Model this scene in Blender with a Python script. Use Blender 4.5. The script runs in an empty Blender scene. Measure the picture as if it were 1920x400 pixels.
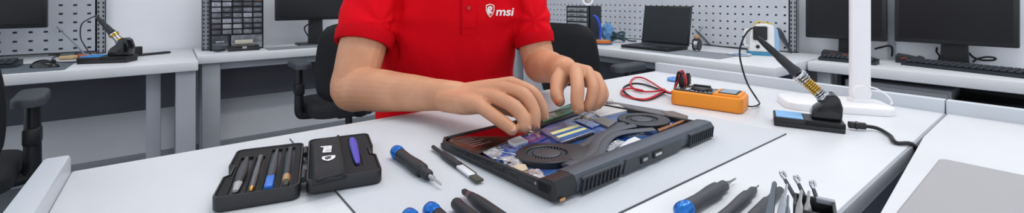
import bpy, bmesh, math, random
from mathutils import Vector, Matrix, noise, Quaternion
from mathutils.bvhtree import BVHTree
R = math.radians
random.seed(7)
SC = bpy.context.scene
COL = SC.collection

# ---------------------------------------------------------------- camera frame
F = 820.0                      # focal length in pixels of the 1920 px wide frame
EYE = 1.05                     # eye height above the floor
ANG = math.atan2(.619, .787)
CS, SN = math.cos(ANG), math.sin(ANG)
def cam(X, d, z):              # camera-frame (right, depth) -> room axes
    return Vector((X * CS + d * SN, -X * SN + d * CS, z))
def W(x, y, z):                # point of a horizontal plane at height z
    d = F * (EYE - z) / y
    return cam((x - 960) / F * d, d, z)
def WD(x, y, d):               # point at depth d
    return cam((x - 960) / F * d, d, EYE - y / F * d)
def WU(x, u):                  # v on the plane u = const
    t = (x - 960) / F
    return u * (CS - t * SN) / (SN + t * CS)
def WV(x, v):                  # u on the plane v = const
    t = (x - 960) / F
    return v * (SN + t * CS) / (CS - t * SN)

# ---------------------------------------------------------------- materials
def lin(h):
    h = h.lstrip('#')
    out = []
    for i in (0, 2, 4):
        c = int(h[i:i + 2], 16) / 255
        out.append(c / 12.92 if c <= .04045 else ((c + .055) / 1.055) ** 2.4)
    return (*out, 1)
MATS = {}
def M(name, hexc, rough=.5, metal=0, bump=0, bscale=60, var=.04, vscale=6, coat=0, trans=0, hex2=None,
      emit=0, sss=0, stretch=None, ramp=(.4, .6), spec=.5, alpha=1):
    if name in MATS: return MATS[name]
    m = bpy.data.materials.new(name); m.use_nodes = True
    nt = m.node_tree; N = nt.nodes; L = nt.links
    b = N['Principled BSDF']
    b.inputs['Roughness'].default_value = rough
    b.inputs['Metallic'].default_value = metal
    b.inputs['Coat Weight'].default_value = coat
    b.inputs['Coat Roughness'].default_value = .08
    b.inputs['Specular IOR Level'].default_value = spec
    b.inputs['Transmission Weight'].default_value = trans
    if alpha < 1: b.inputs['Alpha'].default_value = alpha
    if sss:
        b.inputs['Subsurface Weight'].default_value = sss
        b.inputs['Subsurface Radius'].default_value = (.012, .004, .002)
        b.inputs['Subsurface Scale'].default_value = .6
    tc = N.new('ShaderNodeTexCoord'); mp = N.new('ShaderNodeMapping')
    L.new(tc.outputs['Object'], mp.inputs['Vector'])
    if stretch: mp.inputs['Scale'].default_value = stretch
    ns = N.new('ShaderNodeTexNoise'); ns.inputs['Scale'].default_value = vscale; ns.inputs['Detail'].default_value = 5
    L.new(mp.outputs['Vector'], ns.inputs['Vector'])
    rp = N.new('ShaderNodeValToRGB')
    c = lin(hexc)
    if hex2:
        c1, c2 = c, lin(hex2)
    else:
        c1 = (*[max(0, x * (1 - var)) for x in c[:3]], 1); c2 = (*[min(1, x * (1 + var)) for x in c[:3]], 1)
    rp.color_ramp.elements[0].color = c1; rp.color_ramp.elements[1].color = c2
    rp.color_ramp.elements[0].position, rp.color_ramp.elements[1].position = ramp
    L.new(ns.outputs['Fac'], rp.inputs['Fac']); L.new(rp.outputs['Color'], b.inputs['Base Color'])
    if emit:
        L.new(rp.outputs['Color'], b.inputs['Emission Color']); b.inputs['Emission Strength'].default_value = emit
    if bump:
        n2 = N.new('ShaderNodeTexNoise'); n2.inputs['Scale'].default_value = bscale; n2.inputs['Detail'].default_value = 6
        L.new(mp.outputs['Vector'], n2.inputs['Vector'])
        bp = N.new('ShaderNodeBump'); bp.inputs['Strength'].default_value = bump; bp.inputs['Distance'].default_value = .002
        L.new(n2.outputs['Fac'], bp.inputs['Height']); L.new(bp.outputs['Normal'], b.inputs['Normal'])
    MATS[name] = m
    return m

# ---------------------------------------------------------------- mesh builder
def align(p0, p1):             # matrix taking +z to p1-p0, origin p0
    p0 = Vector(p0); v = Vector(p1) - p0
    return Matrix.Translation(p0) @ v.to_track_quat('Z', 'Y').to_matrix().to_4x4()
def catmull(pts, k=6, closed=False):
    n = len(pts); out = []
    P = [Vector(p) for p in pts]
    rng = n if closed else n - 1
    for i in range(rng):
        if closed: a, b, c, d = P[(i - 1) % n], P[i], P[(i + 1) % n], P[(i + 2) % n]
        else: a, b, c, d = P[max(i - 1, 0)], P[i], P[i + 1], P[min(i + 2, n - 1)]
        for j in range(k):
            t = j / k
            out.append(.5 * ((2 * b) + (c - a) * t + (2 * a - 5 * b + 4 * c - d) * t * t + (3 * b - a - 3 * c + d) * t ** 3))
    if not closed: out.append(P[-1])
    return out
class MB:
    def __init__(s, Mx=None):
        s.bm = bmesh.new(); s.M = Mx or Matrix()
    def add(s, t, Mx=None):
        t.transform(s.M @ Mx if Mx is not None else s.M)
        me = bpy.data.meshes.new('t'); t.to_mesh(me); t.free()
        s.bm.from_mesh(me); bpy.data.meshes.remove(me); return s
    def box(s, c, size, bev=0, rz=0, seg=2, Mx=None):
        t = bmesh.new(); bmesh.ops.create_cube(t, size=1)
        bmesh.ops.scale(t, vec=Vector(size), verts=t.verts)
        if bev: bmesh.ops.bevel(t, geom=t.edges[:], offset=min(bev, min(size) * .49), segments=seg, profile=.5, affect='EDGES')
        m = Matrix.Translation(Vector(c)) @ (Matrix.Rotation(rz, 4, 'Z') if rz else Matrix())
        return s.add(t, Mx @ m if Mx is not None else m)
    def span(s, a, b, bev=0, seg=2, Mx=None):      # box between two corners
        a, b = Vector(a), Vector(b)
        return s.box((a + b) / 2, [abs(x) for x in (b - a)], bev, 0, seg, Mx)
    def prism(s, poly, z0, z1, bev=0, seg=2, Mx=None):
        t = bmesh.new()
        ar = sum(poly[i][0] * poly[(i + 1) % len(poly)][1] - poly[(i + 1) % len(poly)][0] * poly[i][1] for i in range(len(poly)))
        if ar < 0: poly = list(reversed(poly))
        f = t.faces.new([t.verts.new((p[0], p[1], z0)) for p in poly])
        r = bmesh.ops.extrude_face_region(t, geom=[f])
        vs = [v for v in r['geom'] if isinstance(v, bmesh.types.BMVert)]
        bmesh.ops.translate(t, vec=(0, 0, z1 - z0), verts=vs)
        bmesh.ops.recalc_face_normals(t, faces=t.faces)
        if bev:
            es = [e for e in t.edges if abs(e.verts[0].co.z - e.verts[1].co.z) < 1e-7 and e.verts[0].co.z > (z0 + z1) / 2] if bev > 0 else t.edges[:]
            bmesh.ops.bevel(t, geom=es, offset=abs(bev), segments=seg, profile=.5, affect='EDGES')
        bmesh.ops.triangulate(t, faces=[f for f in t.faces if len(f.verts) > 4])
        return s.add(t, Mx)
    def lathe(s, prof, Mx=None, n=28, caps=True):  # profile [(r, z)]
        t = bmesh.new(); rings = []
        for r, z in prof:
            rings.append([t.verts.new((r * math.cos(2 * math.pi * i / n), r * math.sin(2 * math.pi * i / n), z)) for i in range(n)])
        for a, b in zip(rings, rings[1:]):
            for i in range(n): t.faces.new((a[i], a[(i + 1) % n], b[(i + 1) % n], b[i]))
        if caps:
            t.faces.new(list(reversed(rings[0]))); t.faces.new(rings[-1])
        bmesh.ops.recalc_face_normals(t, faces=t.faces)
        return s.add(t, Mx)
    def cyl(s, p0, p1, r0, r1=None, n=20):
        l = (Vector(p1) - Vector(p0)).length
        return s.lathe([(r0, 0), (r0 if r1 is None else r1, l)], align(p0, p1), n)
    def tube(s, pts, r, n=8, k=6, closed=False, flat=None):
        P = catmull(pts, k, closed) if k else [Vector(p) for p in pts]
        m = len(P); t = bmesh.new(); rings = []
        tan = lambda i: (P[(i + 1) % m] - P[i - 1]).normalized() if closed else (P[min(i + 1, m - 1)] - P[max(i - 1, 0)]).normalized()
        t0 = tan(0); up = Vector((0, 0, 1)) if abs(t0.z) < .9 else Vector((1, 0, 0))
        nrm = (up - t0 * up.dot(t0)).normalized()
        for i in range(m):
            tt = tan(i); nrm = (nrm - tt * nrm.dot(tt)).normalized(); bi = tt.cross(nrm)
            if hasattr(r, '__len__'):
                x = i / max(m - 1, 1) * (len(r) - 1); j = min(int(x), len(r) - 2); rr = r[j] + (r[j + 1] - r[j]) * (x - j)
            else: rr = r
            fa = flat or 1
            rings.append([t.verts.new(P[i] + nrm * math.cos(a) * rr * fa + bi * math.sin(a) * rr) for a in [2 * math.pi * q / n for q in range(n)]])
        for i in range(m if closed else m - 1):
            a, b = rings[i], rings[(i + 1) % m]
            for q in range(n): t.faces.new((a[q], a[(q + 1) % n], b[(q + 1) % n], b[q]))
        if not closed:
            t.faces.new(list(reversed(rings[0]))); t.faces.new(rings[-1])
        bmesh.ops.recalc_face_normals(t, faces=t.faces)
        return s.add(t)
    def ball(s, c, r, sc=(1, 1, 1), Mx=None, u=20, v=12):
        t = bmesh.new(); bmesh.ops.create_uvsphere(t, u_segments=u, v_segments=v, radius=r)
        bmesh.ops.scale(t, vec=Vector(sc), verts=t.verts)
        m = Matrix.Translation(Vector(c))
        return s.add(t, m @ Mx if Mx is not None else m)
    def holes(s, wx, hz, nx, nz, hw, hh, depth, Mx=None, solid=None):
        # perforated sheet in the x-z plane, centred in x, z from 0; front at y=0, sheet of real depth
        t = bmesh.new(); px, pz = wx / nx, hz / nz
        def ring(x0, x1, z0, z1, y): return [t.verts.new((x, y, z)) for x, z in ((x0, z0), (x1, z0), (x1, z1), (x0, z1))]
        for i in range(nx):
            for j in range(nz):
                x0 = -wx / 2 + i * px; z0 = j * pz; cx = x0 + px / 2; cz = z0 + pz / 2
                o = ring(x0, x0 + px, z0, z0 + pz, 0); h = ring(cx - hw / 2, cx + hw / 2, cz - hh / 2, cz + hh / 2, 0)
                g = ring(cx - hw / 2, cx + hw / 2, cz - hh / 2, cz + hh / 2, .0025)
                for q in range(4):
                    w = (q + 1) % 4
                    t.faces.new((o[q], o[w], h[w], h[q])); t.faces.new((h[q], h[w], g[w], g[q]))
        bmesh.ops.remove_doubles(t, verts=t.verts, dist=1e-5)
        s.add(t, Mx)
        # frame sides and back
        e = .004
        s.span((-wx / 2, 0, 0), (-wx / 2 + e, depth, hz), Mx=Mx); s.span((wx / 2 - e, 0, 0), (wx / 2, depth, hz), Mx=Mx)
        s.span((-wx / 2, 0, 0), (wx / 2, depth, e), Mx=Mx); s.span((-wx / 2, 0, hz - e), (wx / 2, depth, hz), Mx=Mx)
        s.span((-wx / 2, depth - .002, 0), (wx / 2, depth, hz), Mx=Mx)
        return s
    def mesh(s, name):
        me = bpy.data.meshes.new(name); s.bm.to_mesh(me); s.bm.free()
        me.polygons.foreach_set('use_smooth', [True] * len(me.polygons))
        me.set_sharp_from_angle(angle=R(38)); me.update(); return me
    def build(s, name, mat, parent=None, loc=None, rz=0, label=None):
        return link(s.mesh(name), name, mat, parent, loc, rz, label)
def link(me, name, mat, parent=None, loc=None, rz=0, label=None):
    o = bpy.data.objects.new(name, me); COL.objects.link(o)
    me.materials.clear(); me.materials.append(mat)
    if parent: o.parent = parent
    if loc is not None: o.location = loc
    o.rotation_euler = (0, 0, rz)
    if label: o['label'] = label
    return o
def tag(o, label, cat, group=None):
    o['label'] = label; o['category'] = cat
    if group: o['group'] = group
    return o
def thing(name, label, cat, loc=(0, 0, 0), rz=0, group=None):
    o = bpy.data.objects.new(name, None); COL.objects.link(o)
    o.empty_display_size = .05; o.location = loc; o.rotation_euler = (0, 0, rz)
    return tag(o, label, cat, group)
def struct(mb, name, mat):
    o = mb.build(name, mat); o['kind'] = 'structure'; return o
def dup(root, loc, rz, label, group=None):
    def cp(o, par):
        c = o.copy(); COL.objects.link(c)
        if par: c.parent = par
        for ch in o.children: cp(ch, c)
        return c
    r = cp(root, None); r.location = loc; r.rotation_euler = (0, 0, rz); r['label'] = label
    if group: r['group'] = group
    return r
def text_mesh(body, size, shear=0, offset=0, extrude=.0005, align_x='LEFT'):
    cu = bpy.data.curves.new('t', 'FONT'); cu.body = body; cu.size = size; cu.shear = shear; cu.offset = offset
    cu.extrude = extrude; cu.align_x = align_x; cu.resolution_u = 5
    ob = bpy.data.objects.new('t', cu); COL.objects.link(ob)
    dg = bpy.context.evaluated_depsgraph_get(); dg.update()
    me = bpy.data.meshes.new_from_object(ob.evaluated_get(dg))
    bpy.data.objects.remove(ob); bpy.data.curves.remove(cu)
    return me
def rrect(w, h, r, n=5, cx=0, cy=0):
    out = []
    for sx, sy, a0 in ((1, 1, 0), (-1, 1, 90), (-1, -1, 180), (1, -1, 270)):
        for i in range(n + 1):
            a = R(a0 + 90 * i / n); out.append((cx + sx * (w / 2 - r) + r * math.cos(a), cy + sy * (h / 2 - r) + r * math.sin(a)))
    return out
def mirror_x(poly): return [(-x, y) for x, y in reversed(poly)]

# palette
WHITE = M('white_laminate', '#dadce0', .38, var=.015, bump=.02, bscale=300)
WHITE_EDGE = M('white_edge_band', '#dadce2', .45, var=.02)
RIMM = M('pale_blue_grey_rim', '#c4cad1', .4, var=.02)
STEEL_GREY = M('grey_painted_steel', '#9ba0a8', .45, var=.03)
LIGHT_STEEL = M('light_grey_painted_steel', '#a3a8b0', .45, var=.03)
DARK_PANEL = M('charcoal_panel', '#55575f', .6, var=.05)
WALL = M('white_wall_paint', '#eceef3', .8, var=.012, bump=.05, bscale=180)
FLOORM = M('grey_floor', '#73767d', .55, var=.08, vscale=3)
CEIL = M('white_ceiling', '#eceef0', .9, var=.01)
BLACKP = M('black_plastic', '#17181b', .42, var=.1, bump=.04, bscale=400)
BLACKG = M('glossy_black_plastic', '#0d0e10', .15, var=.1)
BLACKF = M('black_chair_fabric', '#14151a', .85, var=.15, bump=.3, bscale=500)
RUBBER = M('black_rubber', '#101113', .6, var=.1)
SCREEN = M('dark_screen_glass', '#0b0c11', .3, var=.05, spec=.35)
CHROME = M('polished_steel', '#c9cbcf', .18, 1, var=.05)
STEEL = M('brushed_steel', '#a9acb1', .3, 1, var=.08, vscale=40)
BLUECAP = M('blue_anodised', '#1f6fc4', .25, .35, var=.1)
# ================================================================ the room
VW, UW = 3.62, 3.08            # left wall plane (y), right wall plane (x)
DZ = .73                       # height of the desks along the walls
TZ = .82                       # height of the repair bench
mb = MB(); mb.span((-3.2, -2.6, -.05), (UW + .1, VW + .1, 0)); struct(mb, 'floor', FLOORM)
mb = MB(); mb.span((-3.2, -2.6, 2.75), (UW + .1, VW + .1, 2.8)); struct(mb, 'ceiling', CEIL)
mb = MB(); mb.span((-3.2, VW, 0), (UW + .1, VW + .1, 2.75)); struct(mb, 'wall_left', WALL)
mb = MB(); mb.span((UW, -2.6, 0), (UW + .1, VW, 2.75)); struct(mb, 'wall_right', WALL)
mb = MB(); mb.span((-3.2, VW - .012, 0), (UW, VW, .08), .003); struct(mb, 'baseboard_left', STEEL_GREY)
mb = MB(); mb.span((UW - .012, -2.6, 0), (UW, VW - .012, .08), .003); struct(mb, 'baseboard_right', STEEL_GREY)

# ---------------------------------------------------------------- wall desks
def wall_desk(name, label, cx, cy, length, depth, rz, legs, panel, apron=True, panel_mat=None, thick=.05, extra=None):
    # local: x along the wall, y from front (0) to the wall (depth)
    t = thing(name, label, 'desk', (cx, cy, 0), rz, 'white desks along the walls')
    mb = MB(); mb.span((0, 0, DZ - thick), (length, depth, DZ), .006); mb.build('desktop', WHITE, t)
    for (lx, ly, wx, wy) in legs:
        mb = MB(); mb.span((lx, ly, 0), (lx + wx, ly + wy, DZ - thick), .004); mb.build('leg', LIGHT_STEEL, t)
    if apron:
        mb = MB(); mb.span((.06, .05, DZ - thick - .045), (length - .06, .075, DZ - thick), .003); mb.build('apron_rail', LIGHT_STEEL, t)
    mb = MB(); mb.span((panel[0], panel[1], panel[2]), (panel[3], panel[1] + .018, DZ - thick - .001), .002); mb.build('modesty_panel', panel_mat or DARK_PANEL, t)
    return t
wall_desk('wall_desk', 'white desk along left wall carrying the small soldering station', -1.72, 2.81, 1.845, .79, 0,
          [(1.75, .03, .085, .06), (1.63, .14, .06, .06), (.02, .03, .08, .06), (.02, .70, .08, .06), (1.75, .70, .08, .06)], (.1, .5, .41, 1.75), apron=False)
wall_desk('wall_desk', 'white desk under the clear drawer organizer and its monitor', .13, 3.08, 1.62, .52, 0,
          [(.025, .03, .09, .06), (1.5, .03, .09, .06), (.03, .43, .06, .06), (1.5, .43, .06, .06)], (.1, .34, .40, 1.52))
# right hand desks: local x runs towards -y of the room (rotated -90 deg)
wall_desk('wall_desk', 'white desk below the wide pegboard carrying the open laptop', 2.24, 2.95, 2.10, .78, -R(90),
          [(1.98, .04, .09, .07), (.03, .04, .09, .07), (.03, .66, .09, .07), (1.98, .66, .09, .07)], (.1, .5, .2, 2.0))
wall_desk('wall_desk', 'white desk on the right carrying two monitors and keyboards', 2.62, .84, 1.75, .45, -R(90),
          [(.03, .04, .06, .06), (1.66, .04, .06, .06), (.03, .36, .06, .06), (1.66, .36, .06, .06)], (.06, .32, .05, 1.66), apron=False, panel_mat=M('recess_shade_panel', '#1d1f24', .5))  # black panel added under this desk, its colour standing in for recess shade

# ---------------------------------------------------------------- pegboards and slotted uprights
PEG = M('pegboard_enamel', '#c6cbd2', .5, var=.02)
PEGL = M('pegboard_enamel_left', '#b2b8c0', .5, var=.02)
def upright(name, label, loc, rz, h=1.2):
    t = thing(name, label, 'wall rail', loc, rz, 'slotted wall uprights')
    mb = MB()
    mb.holes(.042, h, 2, int(h / .026), .008, .016, .028)
    mb.build('slotted_rail', STEEL_GREY, t)
    mb = MB(); mb.span((-.021, .028, 0), (.021, .034, h)); mb.build('back_strip', LIGHT_STEEL, t)
    return t
# left pegboard
uR = WV(180, VW - .05)
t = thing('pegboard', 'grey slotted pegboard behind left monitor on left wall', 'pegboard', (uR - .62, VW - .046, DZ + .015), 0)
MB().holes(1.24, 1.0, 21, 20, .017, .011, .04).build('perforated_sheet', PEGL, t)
upright('wall_upright', 'slotted upright at right end of left pegboard', (uR + .0215, VW - .05, DZ + .002), 0)
upright('wall_upright', 'slotted upright beside the clear drawer organizer', (WV(385, VW - .2), VW - .25, DZ + .002), 0)
# right pegboard (faces -x)
v0 = WU(1480, 2.985)
t = thing('pegboard', 'wide white pegboard with slots behind open laptop', 'pegboard', (2.985, v0 + 1.15, DZ + .001), -R(90))
MB().holes(2.3, 1.0, 46, 20, .013, .011, .09).build('perforated_sheet', PEG, t)
upright('wall_upright', 'slotted upright at right end of wide pegboard', (2.980, v0 - .0215, DZ + .002), -R(90))
mb = MB(); mb.span((UW - .03, WU(1672, 3.06) - .015, DZ), (UW, WU(1672, 3.06) + .015, 2.0), .004)
o = mb.build('trunking', LIGHT_STEEL); tag(o, 'vertical cable trunking on wall between two right monitors', 'trunking')

# ---------------------------------------------------------------- office chairs
def make_chair(label, loc, rz):
    t = thing('office_chair', label, 'chair', loc, rz, 'black swivel office chairs')
    mb = MB(); mb.prism(rrect(.48, .46, .09, 6), .41, .465, .02, 3, Matrix.Translation((0, .02, 0))); mb.build('seat', BLACKF, t)
    # backrest: gently curved padded panel with tapering outline
    t2 = bmesh.new(); nx, nz = 12, 14; V = {}
    for f in (0, 1):
        for i in range(nx + 1):
            for j in range(nz + 1):
                s_ = i / nx * 2 - 1; q = j / nz
                hw = .235 * (1 - .10 * abs(q - .45) ** 2 * 4) * (1 - .12 * max(0, (q - .86) / .14) ** 2 - .12 * max(0, (.12 - q) / .12) ** 2)
                zz = .49 + .435 * q - .02 * max(0, abs(s_) - .75) / .25 * (1 if q > .5 else -1) * (abs(q - .5) * 2)
                edge = 1 - .7 * max(abs(s_), abs(2 * q - 1)) ** 8
                yy = -.215 - .05 * q + .05 * s_ * s_ + (.03 * edge if f else -.03 * edge) * .8
                V[f, i, j] = t2.verts.new((s_ * hw, yy, zz))
        for i in range(nx):
            for j in range(nz):
                q4 = (V[f, i, j], V[f, i + 1, j], V[f, i + 1, j + 1], V[f, i, j + 1]); t2.faces.new(q4 if f == 0 else tuple(reversed(q4)))
    rim = [(i, 0) for i in range(nx)] + [(nx, j) for j in range(nz)] + [(nx - i, nz) for i in range(nx)] + [(0, nz - j) for j in range(nz)]
    for a, b in zip(rim, rim[1:] + rim[:1]):
        t2.faces.new((V[0, a[0], a[1]], V[1, a[0], a[1]], V[1, b[0], b[1]], V[0, b[0], b[1]]))
    bmesh.ops.recalc_face_normals(t2, faces=t2.faces)
    mb = MB(); mb.add(t2); mb.build('backrest', BLACKF, t)
    mb = MB(); mb.tube([(0, -.05, .40), (0, -.2, .41), (0, -.275, .46), (0, -.285, .60), (0, -.28, .70)], [.03, .032, .03, .028, .02], 10, flat=.6); mb.build('back_spine', BLACKP, t)
    mb = MB(); mb.span((-.10, -.12, .375), (.10, .12, .41), .012); mb.build('seat_mechanism', BLACKP, t)
    for sx in (-1, 1):
        mb = MB(); mb.tube([(sx * .12, .0, .395), (sx * .24, .0, .40), (sx * .27, .0, .42), (sx * .275, -.005, .50), (sx * .275, -.005, .68)], [.024, .024, .026, .024, .021], 10, flat=1)
        ar = mb.build('armrest_post', BLACKP, t)
        mb = MB(); mb.span((sx * .275 - .024, -.04, .52), (sx * .275 + .024, .03, .585), .01); mb.build('height_collar', BLACKP, ar)
        mb = MB(); mb.prism([(x + sx * .272, y) for x, y in rrect(.085, .245, .036, 6)], .675, .71, .013, 3); mb.build('armrest_pad', M('grey_black_armrest', '#3a3e45', .55), t)
    mb = MB(); mb.cyl((0, 0, .1), (0, 0, .25), .03); mb.cyl((0, 0, .25), (0, 0, .38), .02); mb.build('gas_column', BLACKP, t)
    mb = MB(); mb.cyl((0, 0, .075), (0, 0, .125), .045)
    for k in range(5):
        a = 2 * math.pi * k / 5 + .3
        mb.tube([(0.03 * math.cos(a), .03 * math.sin(a), .105), (.18 * math.cos(a), .18 * math.sin(a), .095), (.31 * math.cos(a), .31 * math.sin(a), .072)], [.03, .024, .018], 8, flat=.7)
    mb.build('star_base', BLACKP, t)
    for k in range(5):
        a = 2 * math.pi * k / 5 + .3; c = Vector((.305 * math.cos(a), .305 * math.sin(a), .03)); p = Vector((-math.sin(a), math.cos(a), 0))
        mb = MB(); mb.cyl(c - p * .022, c - p * .004, .03, n=16); mb.cyl(c + p * .004, c + p * .022, .03, n=16); mb.cyl(c, c + Vector((0, 0, .045)), .008); mb.build('caster', RUBBER, t)
    return t
ch = make_chair('black office chair left of the person, its back to the bench', (.85, 2.66, 0), 0)
dup(ch, (1.93, 1.72, 0), -R(90), 'black office chair right of the person, facing wide pegboard desk')
dup(ch, (-.665, 2.33, 0), R(4), 'black office chair at far left edge, only its right arm and seat showing')

# ---------------------------------------------------------------- monitors
def make_monitor(label, loc, rz, w, h, zb, base_w=.2, neck_w=.06, bez=.018):
    # local: screen faces -y, base on z=0, screen bottom at zb
    t = thing('monitor', label, 'monitor', loc, rz, 'black flat monitors')
    mb = MB(); mb.span((-w / 2, 0, zb), (w / 2, .035, zb + h), .006); mb.span((-w / 2 + .06, .03, zb + .05), (w / 2 - .06, .06, zb + h - .05), .012); mb.build('housing', BLACKP, t)
    mb = MB(); mb.span((-w / 2 + bez, -.0015, zb + bez + .004), (w / 2 - bez, .002, zb + h - bez)); mb.build('screen', SCREEN, t)
    mb = MB(); mb.prism([(-neck_w / 2 * 1.15, 0), (neck_w / 2 * 1.15, 0), (neck_w / 2, zb + .12), (-neck_w / 2, zb + .12)], -.015, .015, 0, 2, Matrix.Translation((0, .075, .008)) @ Matrix.Rotation(R(90), 4, 'X')); mb.build('stand_neck', BLACKP, t)
    mb = MB(); mb.prism(rrect(base_w, .16, .03), 0, .012, .004, 2, Matrix.Translation((0, .055, 0))); mb.build('stand_base', BLACKP, t)
    return t
make_monitor('black monitor at far left in front of pegboard', (-.772, 3.30, DZ), 0, .55, .34, .175)
make_monitor('black monitor behind the person beside the drawer organizer', (.845, 3.32, DZ), 0, .545, .33, .178, .26, .085)
MU = 2.93
a, b = WU(1662, MU), WU(1510, MU)
make_monitor('black monitor on the right partly hidden by the white lamp post', (MU, (a + b) / 2, DZ), -R(90), b - a, .30, .102, .2, .07)
a, b = WU(1912, MU), WU(1677, MU)
make_monitor('large black monitor nearest the right edge of the photo', (MU, (a + b) / 2, DZ), -R(90), b - a, .32, .107, .16, .085)

# ---------------------------------------------------------------- keyboards
def make_keyboard(name, label, loc, rz, w=.44, d=.14, nx=18, ny=5):
    t = thing(name, label, 'keyboard', loc, rz, 'black keyboards')
    mb = MB(); prof = [(0, 0), (d, 0), (d, .026), (0, .014)]
    mb.prism([(p[0], p[1]) for p in prof], -w / 2, w / 2, 0, 2, Matrix(((0, 0, 1, 0), (1, 0, 0, 0), (0, 1, 0, 0), (0, 0, 0, 1)))); mb.build('keyboard_case', M('navy_black_plastic', '#1c222b', .45), t)
    mb = MB(); kw = (w - .024) / nx; kd = (d - .02) / ny; sl = math.atan2(.012, d)
    for i in range(nx):
        for j in range(ny):
            y = .012 + (j + .5) * kd
            mb.box((-w / 2 + .012 + (i + .5) * kw, y, .0155 + y * .012 / d + .003), (kw * .82, kd * .8, .008), .0015, 0, 1)
    mb.build('keys', M('charcoal_keys', '#2b3038', .5), t, label='rows of square charcoal keys')
    return t
make_keyboard('keyboard', 'black keyboard on grey mat before far left monitor', (-.78, 3.04, DZ + .0045), 0)
pf = W(1689, 122, DZ)          # front left corner of the right keyboard
make_keyboard('keyboard', 'long black keyboard in front of rightmost monitor', (pf.x - .055, pf.y - .212, DZ + .0005), -R(90) - R(15), .44, .095)
pf = W(1534, 113, DZ)
make_keyboard('keyboard', 'short dark keyboard in front of lamp-hidden right monitor', (pf.x, pf.y - .12, DZ + .0005), -R(90), .24, .07, 11, 4)
# ================================================================ things on the wall desks
MATG = M('grey_antistatic_mat', '#858a92', .7, var=.02)
MATB = M('slate_blue_mat', '#5d6670', .7, var=.03)
def mat_rect(name, label, u0, v0, u1, v1, z, m, th=.003, r=.012):
    mb = MB(); mb.prism(rrect(u1 - u0, v1 - v0, r, 4), 0, th, .0008, 1)
    o = mb.build(name, m, None, ((u0 + u1) / 2, (v0 + v1) / 2, z + .0003)); return tag(o, label, 'mat')
mat_rect('desk_mat', 'slate mat under keyboard and mouse on far left desk', -1.35, 2.83, -.372, 3.19, DZ, MATB)
mat_rect('desk_mat', 'grey mat on desk beside the drawer organizer', .50, 3.12, 1.30, 3.30, DZ, MATG)
mat_rect('desk_mat', 'grey mat on pegboard desk in front of laptop', 2.33, 1.16, 2.60, 1.82, DZ, MATG)
# mouse
t = thing('computer_mouse', 'glossy black mouse on slate mat at far left', 'mouse', (-.452, 2.97, DZ + .0035), R(-35))
mb = MB()
tb = bmesh.new(); bmesh.ops.create_uvsphere(tb, u_segments=24, v_segments=14, radius=1)
for v in tb.verts:
    v.co = Vector((v.co.x * .060 * (1 - .08 * v.co.x), v.co.y * .034 * (1 - .12 * (1 - v.co.x ** 2)), max(0, v.co.z) * .036 * (1 - .15 * v.co.x)))
bmesh.ops.remove_doubles(tb, verts=tb.verts, dist=1e-4); mb.add(tb); mb.build('mouse_shell', BLACKG, t)
mb = MB(); mb.cyl((.035, -.003, .028), (.035, .003, .028), .009); mb.build('scroll_wheel', RUBBER, t)

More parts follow.
